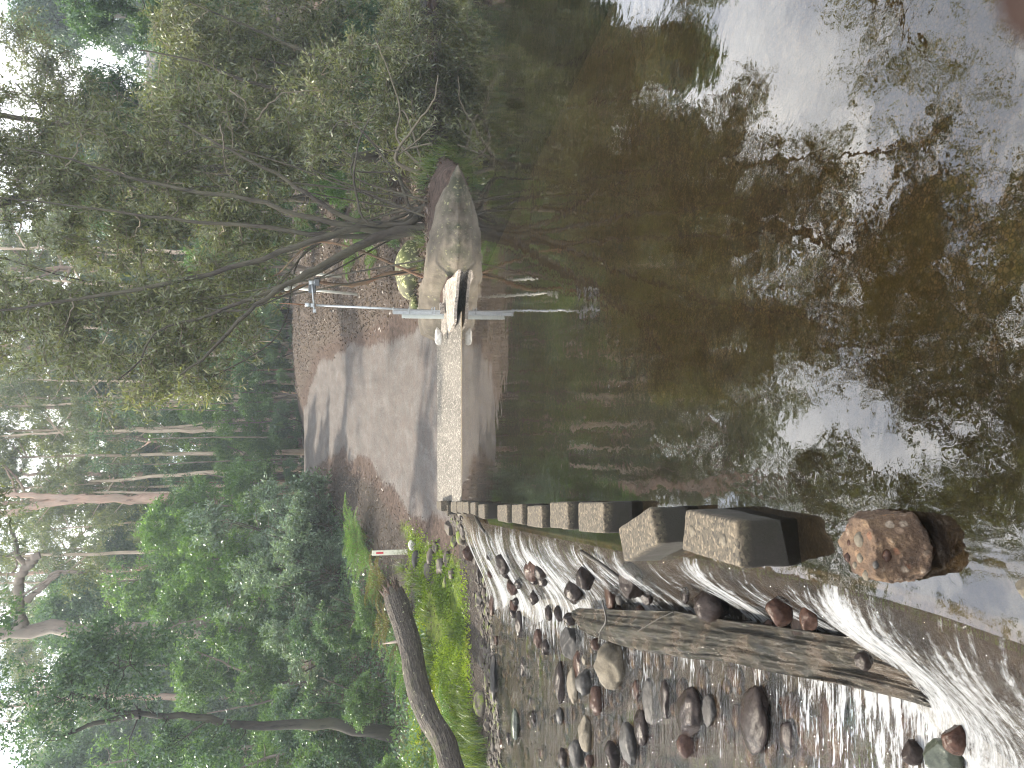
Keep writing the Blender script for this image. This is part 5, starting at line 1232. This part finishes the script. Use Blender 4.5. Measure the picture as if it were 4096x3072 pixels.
    row(P, [], [(x, y, ['grassA', 'grassB'][i % 2], s) for i, (x, y, s) in enumerate(gr)], 'long grass tuft, %s from the track at the foot of the wattles', 'grass under the wattles', rng, sink=.02)
    d = [(4.3, 21.5, 'shrubA', .5), (5.6, 22.5, 'midB', .35), (6.6, 25, 'shrubB', .9), (8.2, 26.5, 'shrubB', 1.1), (11.5, 27, 'shrubB', 1.1), (14, 27, 'shrubB', 1.3), (5.4, 27.5, 'shrubA', .7), (10, 29.5, 'darkB', .75), (13.5, 30, 'darkA', .8), (7.6, 33, 'darkB', .85), (5.2, 36, 'midA', .9), (17, 29, 'darkB', .9), (4.2, 26, 'fernA', .9), (3.9, 23.6, 'fernA', .8), (4.7, 24.4, 'fernB', .9), (7.2, 22.9, 'shrubB', .6), (8.4, 23.5, 'shrubB', .7), (9.6, 24.0, 'shrubA', .6), (10.8, 24.6, 'shrubB', .75), (11.9, 25.0, 'shrubB', .7), (6.3, 22.1, 'shrubB', .5)]
    row(P, [], d, 'shaded green plant, %s from the track among the wattles', 'undergrowth among the wattles', rng)
    # --- three trees of their own on the creek slope
    r2 = np.random.default_rng(41)
    Y = 21.; b = np.array([X(2880, Y), Y, 0]); b[2] = GZ(b[0], Y)-.2
    st = [(np.vstack([b, seg([(1300, 2900), (1030, 2905), (830, 2875), (640, 2858), (470, 2850), (380, 2800), (290, 2770)], Y)]), .17, .04),
          (seg([(560, 2855), (440, 2880), (330, 2910), (240, 2960)], Y), .09, .03), (seg([(840, 2880), (790, 2910), (740, 2950)], Y), .05, .02), (seg([(560, 2850), (440, 2835), (440, 2700), (520, 2660)], Y), .05, .02)]
    cl = [clump_px(330, 2700, Y, 190, 190, 40), clump_px(150, 2850, Y, 170, 240, 40), clump_px(560, 2720, Y, 130, 120, 18), clump_px(420, 2560, Y+.5, 190, 120, 30), clump_px(680, 3000, Y, 190, 110, 26), clump_px(900, 2990, Y, 130, 120, 16), clump_px(-150, 2700, Y, 200, 380, 50), clump_px(640, 2560, Y+1, 150, 90, 16)]
    tree_obj('forked_tree', b, make_tree(r2, st, cl, dict(n=85, sigma=.34, L=.12, W=.048, twigs=6, droop=.35, up=.1), .018), M, 'dark', 'bark_black', 'dark forked tree standing in front on the slope above the fallen log', 'tree')
    Y = 36.; b = np.array([X(2530, Y), Y, 0]); b[2] = GZ(b[0], Y)-.3
    st = [(np.vstack([b, seg([(900, 2525), (600, 2515), (300, 2515), (100, 2520), (-150, 2560), (-500, 2600)], Y)]), .5, .2),
          (seg([(85, 2500), (75, 2420), (80, 2310), (105, 2265), (160, 2220)], Y, Y-1), .22, .16), (seg([(120, 2262), (75, 2230), (55, 2140), (30, 2100)], Y-.6), .13, .05), (seg([(110, 2400), (180, 2340), (220, 2290), (330, 2290)], Y-.5, Y-1), .12, .06), (seg([(180, 2340), (240, 2290), (90, 2380)], Y-1), .07, .04), (seg([(-100, 2560), (-300, 2450), (-600, 2300)], Y), .2, .08), (seg([(-480, 2600), (-900, 2500), (-1500, 2450)], Y, 28), .18, .06)]
    cl = [clump_px(-500, 2300, Y-1, 220, 300, 36), clump_px(-600, 2650, Y, 260, 320, 36), clump_px(30, 2150, Y-.8, 120, 100, 10), clump_px(-250, 2500, Y-2, 150, 260, 20), clump_px(330, 2330, Y-1, 60, 80, 5), clump_px(-1050, 2200, 29, 330, 380, 44), clump_px(-1500, 2550, 28, 380, 420, 44), clump_px(-1250, 2900, 29, 330, 300, 26), clump_px(-1900, 2250, 28, 360, 380, 36)]
    tree_obj('gum_tree', b, make_tree(r2, st, cl, dict(n=140, sigma=.6, L=.18, W=.055, twigs=6, droop=.5, tw=2), .03), M, 'gum', 'bark_grey', 'massive pale gum with a bent level limb above the creek slope', 'gum tree')
    Y = 50.; b = np.array([X(1995, Y), Y, 0]); b[2] = GZ(b[0], Y)-.3
    st = [(np.vstack([b, seg([(680, 1995), (520, 1998), (340, 1995), (250, 2010), (80, 2045), (-200, 2080)], Y)]), .37, .18), (seg([(345, 1995), (150, 1985), (0, 1975), (-200, 1950)], Y), .22, .1)]
    cl = [clump_px(-250, 1950, Y, 200, 200, 26), clump_px(-300, 2150, Y, 220, 200, 26), clump_px(60, 2020, Y+1, 60, 90, 6)]
    tree_obj('gum_tree', b, make_tree(r2, st, cl, dict(n=80, sigma=.6, L=.2, W=.055, twigs=6, droop=.5, tw=2), .03), M, 'gum', 'bark_gum', 'thick salmon-pink gum trunk forking high beside the track crest', 'gum tree')
    # tree behind the photographer's left shoulder on the near bank, mirrored in the pool
    b = np.array([-11., 7.5, -.5]) if False else None
    for k, (o, used) in P.items():
        if not used:
            for c in list(o.children): bpy.data.objects.remove(c)
            bpy.data.objects.remove(o)
def far_wood(M):
    # a far-off wood that reads as one mass: crown surfaces of many trees on the hill behind
    rng = np.random.default_rng(8); C = []
    for x in np.arange(-95, 24, 6.5):
        for y in (106, 118, 132):
            cx, cy = x+rng.normal()*2, y+rng.normal()*3; g = GZ(cx, cy); H = rng.uniform(20, 29); m = 560
            d = norm(rng.normal(size=(m, 3))); h = rng.uniform(.08, 1, m); r = (2.2+3.2*np.sin(np.pi*np.clip(h, 0, 1)**.8))*rng.uniform(.55, 1.1, m)
            a = rng.uniform(0, 6.28, m)
            C.append(np.stack([cx+r*np.cos(a), cy+r*np.sin(a), g+H*h], 1))
    C = np.vstack(C); K = 3
    C = (C[:, None]+rng.normal(size=(len(C), K, 3))*.5).reshape(-1, 3)
    D = norm(rng.normal(size=C.shape)+np.array([0, 0, -.3]))
    V, Q = leaf_quads(C, D, rng.uniform(.4, .9, len(C)), rng.uniform(.2, .4, len(C)), rng)
    f = np.clip(.5*rng.random(len(C))+.9*(vnoise(C[:, 0]*.2, C[:, 1]*.2, C[:, 2]*.2, 3)-.25), 0, 1)
    tag(npmesh('far_wood', V, [Q], M['gum'], None, False, fattr=dict(rnd=f)), 'far-off wood closing the hill behind the forest', None, None, 'stuff')
def ground_stuff(M):
    rng = np.random.default_rng(5); far_wood(M)
    def scatter(name, n, xr, yr, dens, mat, L, Wd, lab, up=.5, clump=None, z=.0):
        x = rng.uniform(*xr, n); y = rng.uniform(*yr, n); k = rng.random(n) < dens(x, y); x, y = x[k], y[k]
        C = np.stack([x, y, height(x, y)+z+np.abs(rng.normal(size=len(x)))*z], 1)
        D = norm(rng.normal(size=(len(x), 3))*np.array([1, 1, .35])+np.array([0, 0, up]))
        V, Q = leaf_quads(C, D, L*rng.uniform(.5, 1.4, len(x)), Wd*rng.uniform(.6, 1.3, len(x)), rng)
        f = np.clip(.55*rng.random(len(x))+.9*(vnoise(x*1.6, y*1.6, 0, 3)-.25), 0, 1)
        tag(npmesh(name, V, [Q], M[mat], None, False, fattr=dict(rnd=f)), lab, None, None, 'stuff')
    dsh = lambda x, y: y-np.interp(x, YSH_X, YSH_Y)
    scatter('moss_carpet', 90000, (-11, -2.8), (13, 21), lambda x, y: sstep(.9, 1.6, dsh(x, y))*(1-sstep(4.5, 7.5, dsh(x, y)))*(1-sstep(-4.6, -3.4, x))*np.clip(vnoise(x*1.3, y*1.3, 0, 8)*2.2-.35, 0, 1), 'moss', .055, .034, 'bright green carpet of moss and small herbs on the creek bank', .9, z=.025)
    xc = lambda y: np.interp(y, [14, 26, 32, 38, 44, 50], [-.9, -.65, -.75, -1.4, -3.9, -8]); hw = lambda y: np.interp(y, [14, 22, 26, 32, 38, 44], [2.1, 2.4, 2.0, 2.1, 2.5, 2.7])
    scatter('leaf_litter', 60000, (-1, 14), (16.5, 47), lambda x, y: sstep(.9, 1.7, (x-xc(y))/hw(y))*np.clip(1.25-(y-16)/45, .3, 1), 'litter', .13, .035, 'brown leaf litter on the verge beside the track', .12, z=.015)
    scatter('twig_litter', 26000, (-12, -2), (17, 40), lambda x, y: sstep(.9, 1.5, -(x-xc(y))/hw(y))*(dsh(x, y) > 3.5)*.8, 'litter', .12, .02, 'dark twig and bark litter beside the track on the creek side', .15, z=.015)
    scatter('low_herbs', 50000, (-16, -4), (15, 34), lambda x, y: (dsh(x, y) > 4)*sstep(1.8, 2.6, -(x-xc(y))/hw(y))*.8, 'dark', .10, .05, 'low dark herbs under the bushes', .8, z=.06)
    # gravel strip on the far creek shore
    V0, F0 = ICO[2]; n = 6000
    x = rng.uniform(-8, -2.3, n*3); y = rng.uniform(12, 17, n*3); d = dsh(x, y); k = (d > -.35) & (d < 1.6) & (rng.random(n*3) < .8); x, y, d = x[k], y[k], d[k]
    s = np.where(d < .5, .014*np.exp(rng.normal(size=len(x))*.65+.35), .009*np.exp(rng.normal(size=len(x))*.5))
    Vs = V0[None]*(s[:, None, None]*rng.uniform(.5, 1.4, (len(x), 1, 3))*np.array([1.2, 1.2, .6]))*(1+.13*rng.normal(size=(len(x), len(V0), 1)))
    a = rng.uniform(0, 6.28, len(x)); ca, sa = np.cos(a)[:, None], np.sin(a)[:, None]
    Vr = Vs.copy(); Vr[..., 0] = Vs[..., 0]*ca-Vs[..., 1]*sa; Vr[..., 1] = Vs[..., 0]*sa+Vs[..., 1]*ca
    Vr += np.stack([x, y, np.maximum(height(x, y), CREEK-.03)+s*.2], 1)[:, None]
    Fs = (F0[None]+(np.arange(len(x))*len(V0))[:, None, None]).reshape(-1, 3)
    tag(npmesh('gravel', Vr.reshape(-1, 3), [Fs], M['st_mud'], None, False), 'wet gravel and small stones along the creek shore', None, None, 'stuff')
    # cobbles on the creek bed
    n = 420; y = rng.uniform(1, 14, n*2); x = weirx(y)-FALLW(y)-rng.uniform(-.2, 6.5, n*2)*rng.random(n*2); s = rng.uniform(.03, .11, n*2)
    Vs = V0[None]*(s[:, None, None]*rng.uniform(.6, 1.3, (len(x), 1, 3))*np.array([1, 1, .5]))
    Vs = Vs*(1+.6*fbm(Vs[..., 0]*12+x[:, None]*3, Vs[..., 1]*12, Vs[..., 2]*12, 3, 2))[..., None]
    Vs = Vs+np.stack([x, y, np.full(len(x), CREEK-.07)], 1)[:, None]
    Fs = (F0[None]+(np.arange(len(x))*len(V0))[:, None, None]).reshape(-1, 3)
    tag(npmesh('cobbles', Vs.reshape(-1, 3), [Fs], M['st_red'], None, True), 'brown cobbles covering the creek bed under the water', None, None, 'stuff')
# ------------------------------------------------------------------ light, sky, camera
def sky_and_sun():
    w = bpy.data.worlds.new('World'); SC.world = w; w.use_nodes = True
    g = NT('w', w)
    sky = g.n('TexSky', dict(sky_type='NISHITA', sun_disc=False, sun_elevation=SUN_EL, sun_rotation=SUN_AZ, air_density=1.0, dust_density=1.2, ozone_density=1.0)).outputs[0]
    v = g.co('Generated')
    z = g.n('SeparateXYZ', None, Vector=v).outputs[2]
    n = g.noise(g.mapp(v, (1, 1, 2.2)), 2.4, 7, .58, .4)
    f = g.ramp(n, [(.42, .38), (.56, 1)])
    c = g.ramp(g.noise(g.mapp(v, (1, 1, 2)), 4.5, 5, .6), [(.3, tuple(CLOUD*x for x in (.58, .61, .66))), (.65, (CLOUD, CLOUD*.985, CLOUD*.95))])
    col = g.mix(f, sky, c)
    b = g.n('Background', None, Color=col, Strength=SKY)
    g.nt.links.new(b.outputs[0], g.out.inputs[0])
    l = bpy.data.lights.new('sun', 'SUN'); l.energy = SUN; l.angle = rad(1.8); l.color = (1, .9, .74)
    o = bpy.data.objects.new('sun', l); COL.objects.link(o)
    d = Vector((math.sin(SUN_AZ)*math.cos(SUN_EL), math.cos(SUN_AZ)*math.cos(SUN_EL), math.sin(SUN_EL)))
    o.rotation_euler = d.to_track_quat('Z', 'Y').to_euler(); o.location = d*50
def camera():
    c = bpy.data.cameras.new('camera'); c.sensor_width = 36; c.lens = 36*F/4096; c.clip_start = .01; c.clip_end = 2000
    c.dof.use_dof = True; c.dof.focus_distance = 7; c.dof.aperture_fstop = 11
    o = bpy.data.objects.new('camera', c); COL.objects.link(o)
    R = Matrix((DWN, RGT, -FWD)).transposed()
    o.matrix_world = Matrix.Translation(Vector(CAM)) @ R.to_4x4()
    SC.camera = o
def haze(M):
    a = Acc(); a.box((0, 66, 24.5), (256, 226, 54)); tag(a.build('haze', M['haze'], None, False), 'thin blue smoke haze in the air', None, None, 'stuff')
def settings():
    v = SC.view_settings; v.view_transform = 'Standard'; v.look = 'None'; v.exposure = EXPO; v.gamma = 1
    c = SC.cycles; c.max_bounces = 7; c.diffuse_bounces = 3; c.glossy_bounces = 3; c.transmission_bounces = 4; c.transparent_max_bounces = 12; c.volume_bounces = 2
    c.caustics_reflective = False; c.caustics_refractive = False; c.use_denoising = True; c.filter_width = 1.15; c.sample_clamp_indirect = 6
def main():
    M = make_mats()
    land_mesh(M); causeway(M); waters(M); shelf(M)
    px_list_stones(M); small_stones(M); blocks(M); gauge(M); white_poles(M); guide_post(M); fallen_log(M); timber(M); conglom(M); hand(M)
    thicket(M); planting(M); ground_stuff(M)
    sky_and_sun(); camera(); settings()
    if HAZE > 0: haze(M)
main()
